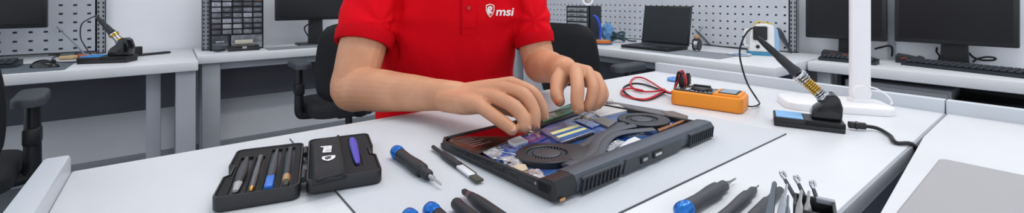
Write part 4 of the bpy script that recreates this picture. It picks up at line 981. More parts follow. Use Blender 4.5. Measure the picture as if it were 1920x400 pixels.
q = MB(); q.lathe([(.001, -.0035), (.003, -.003), (.0042, 0), (.0046, l * .2), (.0046, l * .34), (.0062, l * .38), (.0062, l)], m, 20); q.build('spudger_body', GRIP2, t)
# brush with white blade
A, B_ = W(812, 276, MZ + .005), W(900, 340, MZ + .004); m, l = lie(A, B_, 0)
t = thing('cleaning_brush', 'thin black brush with white ferrule lying beside laptop', 'brush', A)
q = MB(); q.lathe([(.0018, -.002), (.003, .0), (.0032, l * .22), (.0048, l * .25), (.0056, l * .42), (.0052, l * .58), (.0040, l * .62)], m, 18); q.build('brush_handle', GRIP, t)
q = MB(); q.box((0, 0, l * .74), (.010, .004, l * .26), .0012, 0, 2, m); q.build('ferrule', M('white_ferrule', '#d9dcdf', .3), t)
q = MB(); q.box((0, 0, l * .935), (.011, .0032, l * .13), .0005, 0, 1, m); q.build('bristles', M('dark_bristles', '#4c4d42', .9, bump=.6, bscale=900), t)
q = MB(); q.box((.0054, 0, l * .70), (.0016, .005, l * .34), .0005, 0, 1, m); q.build('brush_frame', BLACKP, t)

# ---------------------------------------------------------------- open tool case
CA = W(400, 388, TZ); CRZ = math.atan2((W(562, 360, TZ) - CA).y, (W(562, 360, TZ) - CA).x) - R(2)
CI = Matrix.Rotation(-CRZ, 3, 'Z')
def CP(x, y, h=.018):
    p = CI @ (W(x, y, TZ + h) - CA); return (p.x, p.y)
def holed(outer, holes, z0, z1, zh):
    tb = bmesh.new(); E = []
    def loop(pts, z):
        vs = [tb.verts.new((x, y, z)) for x, y in pts]; return vs, [tb.edges.new((vs[i], vs[(i + 1) % len(vs)])) for i in range(len(vs))]
    o, e = loop(outer, z1); E += e; hl = []
    for h in holes:
        v, e = loop(h, z1); E += e; hl.append((h, v))
    bmesh.ops.triangle_fill(tb, edges=E, use_beauty=True)
    o2 = [tb.verts.new((x, y, z0)) for x, y in outer]; n = len(o)
    for i in range(n): tb.faces.new((o[i], o[(i + 1) % n], o2[(i + 1) % n], o2[i]))
    tb.faces.new(o2)
    for h, v in hl:
        b = [tb.verts.new((x, y, zh)) for x, y in h]; n = len(v)
        for i in range(n): tb.faces.new((v[i], v[(i + 1) % n], b[(i + 1) % n], b[i]))
        tb.faces.new(b)
    bmesh.ops.recalc_face_normals(tb, faces=tb.faces)
    return tb
CASE = M('case_black_plastic', '#1c1d20', .4, bump=.1, bscale=600)
FOAM = M('black_foam', '#121316', .85, bump=.4, bscale=700)
case = thing('open_tool_case', 'open black hinged tool case lying flat at bench front', 'tool case', (CA.x, CA.y, TZ + .0003), CRZ)
nearL, farL = CP(398, 375), CP(440, 281); farH, nearH = CP(570, 265), CP(563, 343)
CW = (nearH[0] - nearL[0] + farH[0] - farL[0]) / 2; CLn = (farL[1] - nearL[1] + farH[1] - nearH[1]) / 2
cx0, cy0 = (nearL[0] + farL[0]) / 2, (nearL[1] + nearH[1]) / 2
def half_outline(w_, l_, notch_side, ins=0, r_=.010):
    o = rrect(w_ - 2 * ins, l_ - 2 * ins, max(r_ - ins, .002), 5)
    # notch in the outer side, half way up
    nx = (w_ / 2 - ins) * notch_side; nd = .006; nl = .017
    pts = [(nx, -nl - .004), (nx - nd * notch_side, -nl + .002), (nx - nd * notch_side, nl - .002), (nx, nl + .004)]
    out = []
    if notch_side > 0:   # right side sits between last and first corner: list starts at right-top corner going ccw
        return o + pts
    k = 2 * 6            # after left-top corner
    return o[:k] + list(reversed(pts)) + o[k:]
def half(cx, cy, side, z, holes, nm):
    o = half_outline(CW, CLn, side)
    i_ = half_outline(CW, CLn, side, .0028)
    tr = Matrix.Translation((cx, cy, z))
    # shell with low rim
    tb = bmesh.new(); n = len(o)
    rings = []
    for pts, zz in ((half_outline(CW, CLn, side, .002), 0), (o, .002), (o, .0155), (half_outline(CW, CLn, side, .0008), .0168), (half_outline(CW, CLn, side, .0022), .0168), (i_, .0150), (i_, .012)):
        rings.append([tb.verts.new((x, y, zz)) for x, y in pts])
    for a, b in zip(rings, rings[1:]):
        for k in range(n): tb.faces.new((a[k], a[(k + 1) % n], b[(k + 1) % n], b[k]))
    tb.faces.new(list(reversed(rings[0]))); tb.faces.new(rings[-1])
    bmesh.ops.recalc_face_normals(tb, faces=tb.faces)
    q = MB(); q.add(tb, tr); p_ = q.build(nm, CASE, case)
    q = MB(); q.add(holed(half_outline(CW, CLn, side, .0032), holes, .010, .0150, .0112), tr); q.build('foam_insert', FOAM, p_)
    return p_
LCX, LCY = cx0 + CW / 2, cy0 + CLn / 2
RCX, RCY = LCX + CW + .006, LCY + .002
def slot_for(a, b, w_, cx, cy):     # slot outline round an axis from a to b
    a, b = Vector((a[0] - cx, a[1] - cy)), Vector((b[0] - cx, b[1] - cy)); d = (b - a).normalized(); n_ = Vector((-d.y, d.x)); a = a - d * .004; b = b + d * .004
    return [tuple(a - n_ * w_), tuple(b - n_ * w_), tuple(b + n_ * w_), tuple(a + n_ * w_)]
tools = [((441, 360), (464, 296), .0075), ((471, 357), (489, 295), .0055), ((503, 353), (520, 281), .0065), ((535, 348), (545, 278), .006)]
tl = [(CP(*a, .016), CP(*b, .016), w_) for a, b, w_ in tools]
half(LCX, LCY, -1, .0, [slot_for(a, b, w_, LCX, LCY) for a, b, w_ in tl], 'left_tray')
pa, pb_ = CP(671, 312, .016), CP(660, 264, .016)
half(RCX, RCY, 1, .0022, [slot_for(pa, pb_, .006, RCX, RCY)], 'right_tray')
for k in (-1, 1):
    q = MB(); q.cyl((LCX + CW / 2 + .003, LCY + k * CLn * .28 - .014, .0135), (LCX + CW / 2 + .003, LCY + k * CLn * .28 + .014, .0135), .0036, n=14); q.build('hinge', CASE, case)
def incase(name, label, cat, a, b, z):
    A = Vector((a[0], a[1], z)); B = Vector((b[0], b[1], z))
    rot = Matrix.Rotation(CRZ, 4, 'Z'); P = CA.copy(); P.z = TZ + .0003
    A2 = P + (rot @ A); t = thing(name, label, cat, A2); return t, align((0, 0, 0), (rot @ B) - (rot @ A)), (B - A).length
zc = .0175
a, b, _ = tl[0]; t, m, l = incase('plastic_tweezers', 'black flat tweezers with clear grey tip, leftmost in tool case', 'tweezers', a, b, .0165)
q = MB(); q.tube([m @ Vector((0, 0, l * k)) for k in (.18, .3, .5, .75, .95, 1)], [.0036, .0048, .0060, .0044, .0024, .0013], 14, 5, flat=.7); q.build('tweezer_arms', M('grey_black_plastic', '#2c2e31', .45), t)
q = MB(); q.tube([m @ Vector((0, 0, l * k)) for k in (0, .08, .2)], [.0026, .0036, .0046], 12, 4, flat=.6); q.build('tweezer_tip', M('smoky_clear_plastic', '#a9acae', .15, var=.1), t, label='smoky grey tip')
a, b, _ = tl[1]; t, m, l = incase('case_screwdriver', 'thin grey metal screwdriver second from left in tool case', 'screwdriver', a, b, .0162)
q = MB(); q.lathe([(.002, l * .0), (.003, l * .04), (.003, l * .12), (.0033, l * .2), (.0036, l * .55), (.003, l * .62), (.0028, l * .9), (.0036, l * .93), (.003, l)], m, 18); q.build('shaft', M('gunmetal', '#6b6d70', .35, .6), t)
q = MB(); q.lathe([(.0016, -.006), (.0022, 0), (.0030, .004)], m, 12); q.build('brass_tip', M('brass_spring', '#d8b45a', .25, 1), t)
a, b, _ = tl[2]; t, m, l = incase('pry_spudger', 'dark spudger with blue end, third from left in tool case', 'tool', a, b, .0162)
q = MB(); q.tube([m @ Vector((0, 0, l * k)) for k in (.22, .4, .6, .85, 1)], [.0044, .0050, .0044, .0028, .0017], 14, 5, flat=.75); q.build('spudger_body', M('slate_plastic', '#333a40', .4), t)
q = MB(); q.box((0, 0, l * .11), (.0088, .006, l * .24), .0015, 0, 2, m); q.build('blue_end', M('bright_blue_end', '#2b6fd0', .35), t, label='bright blue flat end')
a, b, _ = tl[3]; t, m, l = incase('case_brush', 'dark handled brush with tan ferrule, fourth from left in tool case', 'brush', a, b, .0162)
q = MB(); q.lathe([(.0036, l * .18), (.0042, l * .3), (.0043, l * .6), (.0033, l * .85), (.0030, l * .97), (.002, l)], m, 18); q.build('handle', M('dark_teal_handle', '#263238', .45), t)
q = MB(); q.lathe([(.0038, l * .07), (.0044, l * .10), (.0044, l * .19)], m, 18); q.build('ferrule', M('tan_ferrule', '#c09a6e', .35, .5), t)
q = MB(); q.lathe([(.0022, -l * .02), (.0034, l * .07)], m, 12); q.build('bristles', M('dark_bristles', '#4c4d42', .9), t)
t, m, l = incase('purple_pick', 'violet plastic opening pick standing in right half of tool case', 'tool', pa, pb_, .0192)
q = MB(); q.tube([m @ Vector((0, 0, l * k)) for k in (0, .15, .45, .7, .9, 1)], [.0022, .004, .0052, .0056, .0052, .003], 14, 5, flat=.6); q.build('pick_body', M('violet_plastic', '#4a48b8', .4), t)
# folded black pouch with printed emblem
PC = [CP(586, 341, .024), CP(650, 325, .024), CP(637, 252, .024), CP(583, 263, .024)]
rot = Matrix.Rotation(CRZ, 4, 'Z')
pcx = sum(p[0] for p in PC) / 4; pcy = sum(p[1] for p in PC) / 4
base = CA.copy(); base.z = TZ + .0003 + .0185
t = thing('tool_pouch', 'folded black cloth pouch with white printed emblem in tool case', 'pouch', base + rot @ Vector((pcx, pcy, -.0010)), CRZ)
PM = M('black_pouch_cloth', '#15181d', .75, bump=.5, bscale=350, stretch=(1, .6, 1))
tb = bmesh.new(); N = 14; G = {}
for f in (0, 1):
    for i in range(N + 1):
        for j in range(N + 1):
            u, v = i / N, j / N
            p = Vector(PC[0]).lerp(Vector(PC[1]), u).lerp(Vector(PC[3]).lerp(Vector(PC[2]), u), v)
            ed = min(u, 1 - u, v, 1 - v); z = .0 if f == 0 else .008 * min(1, ed * 9 + .35) + .0012 * noise.noise(Vector((u * 3, v * 2.2, 4))) + .002 * math.exp(-((u - .94) / .05) ** 2)
            G[f, i, j] = tb.verts.new((p.x - pcx, p.y - pcy, z))
for f in (0, 1):
    for i in range(N):
        for j in range(N):
            q4 = (G[f, i, j], G[f, i + 1, j], G[f, i + 1, j + 1], G[f, i, j + 1]); tb.faces.new(q4 if f else tuple(reversed(q4)))
rim = [(i, 0) for i in range(N)] + [(N, j) for j in range(N)] + [(N - i, N) for i in range(N)] + [(0, N - j) for j in range(N)]
for a, b in zip(rim, rim[1:] + rim[:1]): tb.faces.new((G[0, a[0], a[1]], G[0, b[0], b[1]], G[1, b[0], b[1]], G[1, a[0], a[1]]))
bmesh.ops.recalc_face_normals(tb, faces=tb.faces)
q = MB(); q.add(tb); q.build('pouch_body', PM, t)
q = MB(); q.tube([(PC[0][0] - pcx + .004, PC[0][1] - pcy + .005, .0045), (PC[1][0] - pcx - .004, PC[1][1] - pcy + .004, .0045)], .0022, 8, 0); q.build('pouch_seam', PM, t)
INK = M('white_print', '#e9e9ea', .5)
def emblem_parts(q, s):   # shield with a swirl cut in two strokes, unit height, centre 0
    sh = [(-.36, .40), (0, .5), (.36, .40), (.36, .02), (.24, -.26), (0, -.5), (-.24, -.26), (-.36, .02)]
    return [(x * s, y * s) for x, y in sh]
def swirl(s):
    return [[(x * s, y * s) for x, y in pl] for pl in (
        [(.18, .22), (.02, .28), (-.14, .22), (-.20, .04), (-.14, -.14), (-.02, -.26)],
        [(.16, .10), (.02, .10), (-.06, .02), (.02, -.08), (.16, -.16)])]
def put_flat(name, me, parent, mt, Mx):
    me.transform(Mx); return link(me, name, mt, parent)
# print runs up the pouch: letters rotated, emblem below them
A0 = Vector(CP(613, 287, .026)) - Vector((pcx, pcy)); A1 = Vector(CP(617, 256, .026)) - Vector((pcx, pcy))
dr_ = (A1 - A0).normalized(); ang = math.atan2(dr_.y, dr_.x); hgt = .0145
me = text_mesh('msi', .0205, .12, .0008, .0003)
put_flat('emblem_letters', me, t, INK, Matrix.Translation((A0.x + .0045, A0.y - .001, .0088)) @ Matrix.Rotation(ang, 4, 'Z'))
Ec = Vector(CP(616, 298, .026)) - Vector((pcx, pcy))
q = MB(); q.prism([(x * 1.1, y) for x, y in emblem_parts(q, .020)], .0086, .0091, 0, 1, Matrix.Translation((Ec.x, Ec.y, 0)) @ Matrix.Rotation(ang - R(90) + R(90), 4, 'Z') @ Matrix.Rotation(R(-90), 4, 'Z')); em = q.build('emblem_shield', INK, t)
q = MB()
for pl in swirl(.018): q.tube([(x, y, 0) for x, y in pl], .0010, 6, 5, flat=.4)
q.bm.transform(Matrix.Translation((Ec.x, Ec.y, .0093)) @ Matrix.Rotation(ang - R(90), 4, 'Z')); q.build('emblem_swirl', PM, em)

# ---------------------------------------------------------------- block with hooked picks, and steel probes
zt = TZ + .036
def HP3(x, y, z): return W(x, y, z)
b0, b1 = HP3(1488, 361, zt), HP3(1566, 377, zt)
brz = math.atan2((b1 - b0).y, (b1 - b0).x); bw = (b1 - b0).length; bd = .030
t = thing('tool_block', 'open black tool block at bench front holding three hooked picks', 'tool holder', (b0.x, b0.y, TZ + .0003), brz)
q = MB(); q.span((0, -bd, 0), (bw, 0, .004)); e = .0028; H = .0357
q.span((0, -e, 0), (bw, 0, H), .0006); q.span((0, -bd, 0), (bw, -bd + e, H - .004), .0006); q.span((0, -bd, 0), (e, 0, H), .0006); q.span((bw - e, -bd, 0), (bw, 0, H), .0006)
q.build('block_body', BLACKP, t)
q = MB(); q.span((bw * .55, -.0052, H - .004), (bw, .0006, H + .001), .0008); q.build('metal_clip', STEEL_GREY, t)
rb = Matrix.Rotation(brz, 3, 'Z')
def inb(x, y, z): return Vector((b0.x, b0.y, TZ + .0003)) + rb @ Vector((x, y, z))
for k, (hx, hy, bx, lab) in enumerate(((1468, 330, bw * .50, 'leftmost steel hooked pick rising from black tool block'), (1494, 338, bw * .68, 'middle steel hooked pick rising from black tool block'), (1523, 348, bw * .84, 'rightmost steel hooked pick rising from black tool block'))):
    foot = inb(bx, -.008, .0042); dfoot = foot.x * SN + foot.y * CS
    head = WD(hx, hy, dfoot + .022); d = head - foot; t = thing('hooked_pick', lab, 'pick', foot, 0, 'hooked picks in the tool block')
    q = MB(); q.lathe([(.0019, 0), (.0021, d.length * .6), (.0018, d.length * .88), (.0015, d.length * .97)], align((0, 0, 0), d), 14); q.build('shank', M('dark_steel', '#5d6065', .35, .8), t)
    side = (cam(1, 0, 0)); up = d.normalized(); c = d
    q = MB(); q.tube([c - up * .003, c + up * .001 - side * .0008, c + up * .0032 - side * .0002, c + up * .0036 + side * .0018, c + up * .0016 + side * .0032, c - up * .0012 + side * .0030], [.0017, .0018, .0017, .0016, .0014, .0008], 10, 5); q.build('hook_head', CHROME, t)
for k, (tx, ty, bx, by, lab, m_, wd_) in enumerate(((1453, 340, 1434, 425, 'flat dark steel blade leftmost beside the tool block', M('blue_grey_steel', '#6d737b', .3, .7), 'blade'), (1476, 345, 1450, 428, 'wide pale tapered probe second from left by tool block', STEEL, 'probe'), (1503, 356, 1488, 425, 'square pale probe in front of the tool block, second from right', M('satin_steel', '#b8b6b3', .35, .6), 'probe'), (1517, 358, 1506, 425, 'square pale probe in front of the tool block, rightmost', M('satin_steel', '#b8b6b3', .35, .6), 'probe'), (1478, 366, 1470, 425, 'short bluish probe leaning between steel probes and tool block', M('bluish_steel', '#9aa3ad', .3, .7), 'probe'))):
    bt_ = W(bx, by + 38, TZ + .0005); db = bt_.x * SN + bt_.y * CS
    tp = WD(tx, ty, db + .012); d = tp - bt_; l = d.length; m = align((0, 0, 0), d)
    t = thing('steel_spatula' if wd_ == 'blade' else 'steel_probe', lab, 'tool', bt_, 0, 'steel probes by the tool block')
    q = MB()
    if wd_ == 'blade':
        q.prism([(-.0032, 0), (.0032, 0), (.0032, l * .5), (.0018, l * .97), (.0, l), (-.0018, l * .97), (-.0032, l * .5)], -.0009, .0009, 0, 1, m @ Matrix(((1, 0, 0, 0), (0, 0, 1, 0), (0, 1, 0, 0), (0, 0, 0, 1)))); q.build('blade_strip', m_, t)
    else:
        rr = .0034 if k != 4 else .0028
        q.lathe([(rr, 0), (rr, l * .68), (rr * .95, l * .70), (rr * .45, l * .80), (rr * .36, l * .97), (rr * .2, l)], m, 6); q.build('probe_body', m_, t)
        q = MB(); q.lathe([(rr * 1.12, l * .10), (rr * 1.12, l * .16)], m, 6); q.build('probe_collar', m_, t)
# ================================================================ the person seated behind the bench
SKIN = M('light_skin', '#c38a68', .5, var=.05, vscale=14, bump=.14, bscale=350, hex2='#cf9875', sss=.08)
SHIRT = M('red_polo_pique', '#da0418', .85, var=.03, bump=.35, bscale=900, spec=.12)
RIB = M('red_rib_knit', '#c00315', .85, var=.03, bump=.4, bscale=700, spec=.1)
TROUS = M('dark_trousers', '#24262d', .85, bump=.2, bscale=500)
HAIR = M('brown_hair', '#3a2a20', .55, var=.3, vscale=60, bump=.6, bscale=300)
person = thing('person', 'person in a red polo shirt bending both hands over opened laptop', 'person', cam(-.16, 1.2, 0))
PO = person.location.copy()
def evaluated(o):
    dg = bpy.context.evaluated_depsgraph_get(); dg.update()
    return bpy.data.meshes.new_from_object(o.evaluated_get(dg))
def remesh(q, name, mat, voxel, smooth, parent, disp=None):
    me = bpy.data.meshes.new(name); q.bm.to_mesh(me); q.bm.free()
    o = bpy.data.objects.new(name, me); COL.objects.link(o)
    m = o.modifiers.new('r', 'REMESH'); m.mode = 'VOXEL'; m.voxel_size = voxel; m.use_smooth_shade = True
    if smooth:
        s_ = o.modifiers.new('s', 'SMOOTH'); s_.factor = .5; s_.iterations = smooth
    m2 = evaluated(o); bpy.data.objects.remove(o); bpy.data.meshes.remove(me)
    if disp:
        vs = [v.co + v.normal * disp(v.co, v.normal) for v in m2.vertices]
        for v, c in zip(m2.vertices, vs): v.co = c
    m2.transform(Matrix.Translation(-PO)); m2.polygons.foreach_set('use_smooth', [True] * len(m2.polygons)); m2.update()
    return link(m2, name, mat, parent)
def limb(q, pts, radii, n=18, k=6, ends=True):
    P = catmull(pts, k); m = len(P); rr = []
    for i in range(m):
        x = i / (m - 1) * (len(radii) - 1); j = min(int(x), len(radii) - 2); t = x - j; t = t * t * (3 - 2 * t) * .5 + t * .5
        rr.append(radii[j] + (radii[j + 1] - radii[j]) * t)
    q.tube(P, rr, n, 0)
    if ends:
        q.ball(P[0], rr[0] * .995); q.ball(P[-1], rr[-1] * .995)
RX = Vector((.34, .10)).normalized()           # shoulder axis in camera frame (X, d)
FX = Vector((RX.y, -RX.x))                     # facing direction (towards the viewer)
def tor(cx, d, z, a, f):                       # torso frame: a along shoulders, f forward
    return cam(cx + RX.x * a + FX.x * f, d + RX.y * a + FX.y * f, z)
def rings(q, spec, n=36, k=5):                 # spec rows: cx, d, z, half width, half depth, squareness
    rows = []
    for i in range(len(spec) - 1):
        for j in range(k):
            t = j / k; rows.append([a + (b - a) * (t * t * (3 - 2 * t) * .4 + t * .6) for a, b in zip(spec[i], spec[i + 1])])
    rows.append(list(spec[-1])); tb = bmesh.new(); RR = []
    for cx, d, z, w_, dp, e in rows:
        ring = []
        for i in range(n):
            a = 2 * math.pi * i / n; c_, s_ = math.cos(a), math.sin(a)
            x = math.copysign(abs(c_) ** (2 / e), c_) * w_; y = math.copysign(abs(s_) ** (2 / e), s_) * dp
            ring.append(tb.verts.new(tor(cx, d, z, x, y)))
        RR.append(ring)
    for a, b in zip(RR, RR[1:]):
        for i in range(n): tb.faces.new((a[i], a[(i + 1) % n], b[(i + 1) % n], b[i]))
    tb.faces.new(list(reversed(RR[0]))); tb.faces.new(RR[-1]); bmesh.ops.recalc_face_normals(tb, faces=tb.faces); q.add(tb)

# ---- joints
S_R = WD(716, -58, 1.075); E_R = WD(661, 166, .945); W_R = WD(848, 180, .80)
S_L = WD(966, -78, 1.165); E_L = WD(1012, 122, 1.10); W_L = WD(1058, 131, .87)
UP = Vector((0, 0, 1))
body = MB()
# torso, neck, head
rings(body, [(-.172, 1.20, .50, .158, .110, 2.3), (-.178, 1.19, .66, .148, .102, 2.3), (-.172, 1.17, .84, .142, .096, 2.4), (-.152, 1.145, 1.00, .150, .100, 2.5), (-.142, 1.13, 1.10, .148, .092, 2.4), (-.142, 1.13, 1.160, .10, .070, 2.2), (-.142, 1.12, 1.20, .066, .062, 2)])
limb(body, [cam(-.142, 1.125, 1.15), cam(-.140, 1.10, 1.22), cam(-.137, 1.075, 1.29)], [.062, .056, .058])
HC = cam(-.132, 1.055, 1.345)
hx = Vector((RX.x * CS + RX.y * SN, -RX.x * SN + RX.y * CS, 0)).normalized()
fy = Vector((FX.x * CS + FX.y * SN, -FX.x * SN + FX.y * CS, 0)).normalized()
tilt = R(24); fw = (fy * math.cos(tilt) - UP * math.sin(tilt)); hu = (UP * math.cos(tilt) + fy * math.sin(tilt))
HM = Matrix(((hx.x, fw.x, hu.x, HC.x), (hx.y, fw.y, hu.y, HC.y), (hx.z, fw.z, hu.z, HC.z), (0, 0, 0, 1)))
def hp(x, y, z): return HM @ Vector((x, y, z))
def hball(c, r, sc):
    t_ = bmesh.new(); bmesh.ops.create_uvsphere(t_, u_segments=24, v_segments=16, radius=r); bmesh.ops.scale(t_, vec=Vector(sc), verts=t_.verts); bmesh.ops.translate(t_, vec=Vector(c), verts=t_.verts); body.add(t_, HM)
hball((0, -.012, .045), .088, (.86, 1.08, .92)); hball((0, .018, -.005), .072, (.86, 1.0, 1.25)); hball((0, .040, -.062), .042, (.95, .9, .8))
limb(body, [hp(0, .082, .035), hp(0, .098, .008), hp(0, .104, -.008)], [.007, .010, .013], 12); hball((.012, .092, -.010), .009, (1, 1, .8)); hball((-.012, .092, -.010), .009, (1, 1, .8))
limb(body, [hp(-.045, .068, .038), hp(0, .088, .042), hp(.045, .068, .038)], [.009, .010, .009], 10)
limb(body, [hp(-.024, .080, -.043), hp(0, .090, -.041), hp(.024, .080, -.043)], [.004, .007, .004], 10); limb(body, [hp(-.02, .078, -.053), hp(0, .088, -.053), hp(.02, .078, -.053)], [.004, .007, .004], 10)
for sx in (-1, 1):
    limb(body, [hp(sx * .074, -.012, .030), hp(sx * .083, -.022, .028), hp(sx * .086, -.026, .010), hp(sx * .080, -.018, -.012), hp(sx * .074, -.008, -.02)], [.007, .008, .0075, .007, .006], 10)
    hball((sx * .034, .062, -.012), .026, (1, .8, .9))
# arms
def mid(a, b, t): return a + (b - a) * t
limb(body, [mid(S_R, E_R, -.05), mid(S_R, E_R, .3) , mid(S_R, E_R, .65), mid(S_R, E_R, .92) ], [.046, .048, .052, .047])
el_out = (E_R - mid(S_R, W_R, .5)).normalized()
limb(body, [mid(E_R, S_R, .16), E_R + el_out * .002, mid(E_R, W_R, .14) , mid(E_R, W_R, .32), mid(E_R, W_R, .6), mid(E_R, W_R, .86), W_R, W_R + (W_R - E_R).normalized() * .015], [.047, .0445, .0445, .0435, .0365, .0295, .0275, .0265], 24)
limb(body, [mid(S_L, E_L, -.05), mid(S_L, E_L, .35), mid(S_L, E_L, .7), mid(S_L, E_L, .95)], [.042, .042, .042, .041])
limb(body, [mid(E_L, S_L, .15), E_L, mid(E_L, W_L, .18), mid(E_L, W_L, .42), mid(E_L, W_L, .72), W_L], [.042, .041, .041, .037, .030, .0265], 24)
# hands: metacarpals fan out from the wrist, each finger its own chain
NAILS = []
def hand(wr, mcps, fingers, thumb, rad, web=.0135):
    for i, mc in enumerate(mcps):
        w0 = wr + (mc - mcps[1]) * .28
        limb(body, [w0, mid(w0, mc, .45), mid(w0, mc, .82), mc], [.0190, .0165, .0136, .0126], 16)
    for a, b in zip(mcps, mcps[1:]):
        limb(body, [mid(a, b, .5) + (wr - mid(a, b, .5)) * .62, mid(a, b, .5) + (wr - mid(a, b, .5)) * .30, mid(a, b, .5) + (wr - mid(a, b, .5)) * .14], [.0165, .0110, .0072], 14)
    for f, r_ in zip(fingers, rad):
        limb(body, f, [r_ * 1.16, r_ * 1.06, r_ * 1.04, r_ * .96, r_ * .92, r_ * .78][:max(2, len(f) + 1)], 16, 8)
        body.ball(f[1], r_ * 1.05)
    limb(body, thumb, [.0195, .0175, .0128, .0122, .0100], 16, 8)
def chain(rows): return [WD(*r) for r in rows]
R_m = chain([(958, 157, .742), (943, 166, .722), (925, 182, .706), (902, 200, .694)])
R_f = [chain([(958, 157, .742), (996, 173, .718), (1014, 200, .712), (1018, 216, .711)]),
       chain([(943, 166, .722), (980, 177, .686), (1000, 208, .672), (1001, 231, .666)]),
       chain([(925, 182, .706), (959, 197, .668), (980, 219, .654), (984, 236, .649)]),
       chain([(902, 200, .694), (932, 222, .662), (950, 235, .650), (960, 243, .645)])]
R_t = chain([(880, 186, .77), (915, 194, .752), (955, 204, .735), (985, 213, .722)])
hand(W_R, R_m, R_f, R_t, [.0106, .0110, .0108, .0100])
limb(body, [W_R + (R_m[3] - R_m[0]) * .22, mid(W_R, R_m[3], .5) + (R_m[3] - R_m[2]) * .25, mid(W_R, R_m[3], .9)], [.021, .020, .014], 16)
L_m = chain([(1080, 131, .80), (1100, 135, .808), (1115, 146, .82), (1122, 158, .835)])
L_f = [chain([(1080, 131, .80), (1083, 164, .762), (1082, 191, .745), (1084, 203, .740)]),
       chain([(1101, 135, .808), (1112, 163, .774), (1108, 188, .760), (1102, 201, .756)]),
       chain([(1117, 146, .82), (1127, 168, .792), (1122, 188, .778), (1113, 199, .774)]),
       chain([(1125, 158, .835), (1132, 175, .814), (1128, 188, .804), (1121, 197, .800)])]
L_t = chain([(1057, 140, .845), (1047, 156, .815), (1044, 176, .785), (1049, 190, .77)])
hand(W_L, L_m, L_f, L_t, [.0116, .0106, .0102, .0092])
# legs under the bench
HR, HL = tor(-.165, 1.20, .545, -.09, 0), tor(-.165, 1.20, .545, .09, 0)
KR, KL = HR + fy * .40 - hx * .05 + UP * .02, HL + fy * .40 + hx * .05 + UP * .02
AR, AL = KR - fy * .06 + Vector((0, 0, .10 - KR.z)), KL - fy * .06 + Vector((0, 0, .10 - KL.z))
for h_, k_, a_ in ((HR, KR, AR), (HL, KL, AL)):
    limb(body, [h_, mid(h_, k_, .5), k_], [.082, .070, .054]); limb(body, [k_, mid(k_, a_, .35), a_], [.052, .050, .036])
    limb(body, [a_, a_ + fy * .06 - UP * .04, a_ + fy * .13 - UP * .055], [.036, .034, .026])
skin = remesh(body, 'body', SKIN, .0018, 3, person)

# ---- nails: thin plates on the backs of the fingertips
def nail(f, r_, side, mat=None, nm='fingernail'):
    tip, prev = f[-1], f[-2]; ax = (tip - prev).normalized(); pr = (prev - f[-3]).normalized()
    out = (pr - ax * pr.dot(ax)); out = out.normalized() if out.length > 1e-3 else side
    out = (out + side * .0).normalized(); lat = ax.cross(out)
    c = tip + out * (r_ * .70) + ax * r_ * .12
    m = Matrix(((lat.x, ax.x, out.x, c.x), (lat.y, ax.y, out.y, c.y), (lat.z, ax.z, out.z, c.z), (0, 0, 0, 1)))
    q = MB(); t_ = bmesh.new(); bmesh.ops.create_uvsphere(t_, u_segments=16, v_segments=10, radius=1); bmesh.ops.scale(t_, vec=(r_ * .55, r_ * .72, r_ * .20), verts=t_.verts); q.add(t_, m)
    q.bm.transform(Matrix.Translation(-PO)); return q.build(nm, mat or M('pale_nail', '#cf9a82', .3), skin)
for f, r_ in zip(R_f, [.0112, .0116, .0114, .0104]): nail(f, r_ * .9, UP)
for f, r_ in zip(L_f, [.0116, .0106, .0102, .0092]): nail(f, r_ * .88, UP)
nail(R_t, .0098, UP); nail(L_t, .0108, UP, M('orange_nail', '#e0642c', .35), 'thumbnail')

# ---- polo shirt
EYEP = Vector((0, 0, EYE))
sh = MB()
rings(sh, [(-.182, 1.185, .635, .196, .135, 2.3), (-.180, 1.18, .72, .184, .128, 2.3), (-.170, 1.165, .86, .173, .122, 2.4), (-.152, 1.14, 1.00, .180, .126, 2.6), (-.143, 1.125, 1.09, .178, .116, 2.5), (-.142, 1.125, 1.145, .135, .092, 2.2), (-.142, 1.12, 1.18, .085, .078, 2)])
hemR = mid(S_R, E_R, .65); hemL = mid(S_L, E_L, .80)
limb(sh, [mid(S_R, tor(-.142, 1.125, 1.12, 0, 0), .35), mid(S_R, E_R, -.02), mid(S_R, E_R, .3), hemR], [.064, .068, .068, .062], 26, 6, False)
limb(sh, [mid(S_L, tor(-.142, 1.125, 1.12, 0, 0), .35), mid(S_L, E_L, -.02), mid(S_L, E_L, .35), hemL], [.060, .062, .056, .048], 26, 6, False)
sh.ball(mid(S_R, E_R, -.02), .068); sh.ball(mid(S_L, E_L, -.02), .063)
for s_j, sg in ((S_R, -1), (S_L, 1)): limb(sh, [tor(-.142, 1.12, 1.165, sg * .05, 0), mid(tor(-.142, 1.12, 1.15, sg * .05, 0), s_j, .5) + UP * .012, s_j], [.060, .060, .062], 22)
pitR = tor(-.15, 1.135, 1.0, -.18, .02); pitL = tor(-.15, 1.135, 1.0, .18, .02)
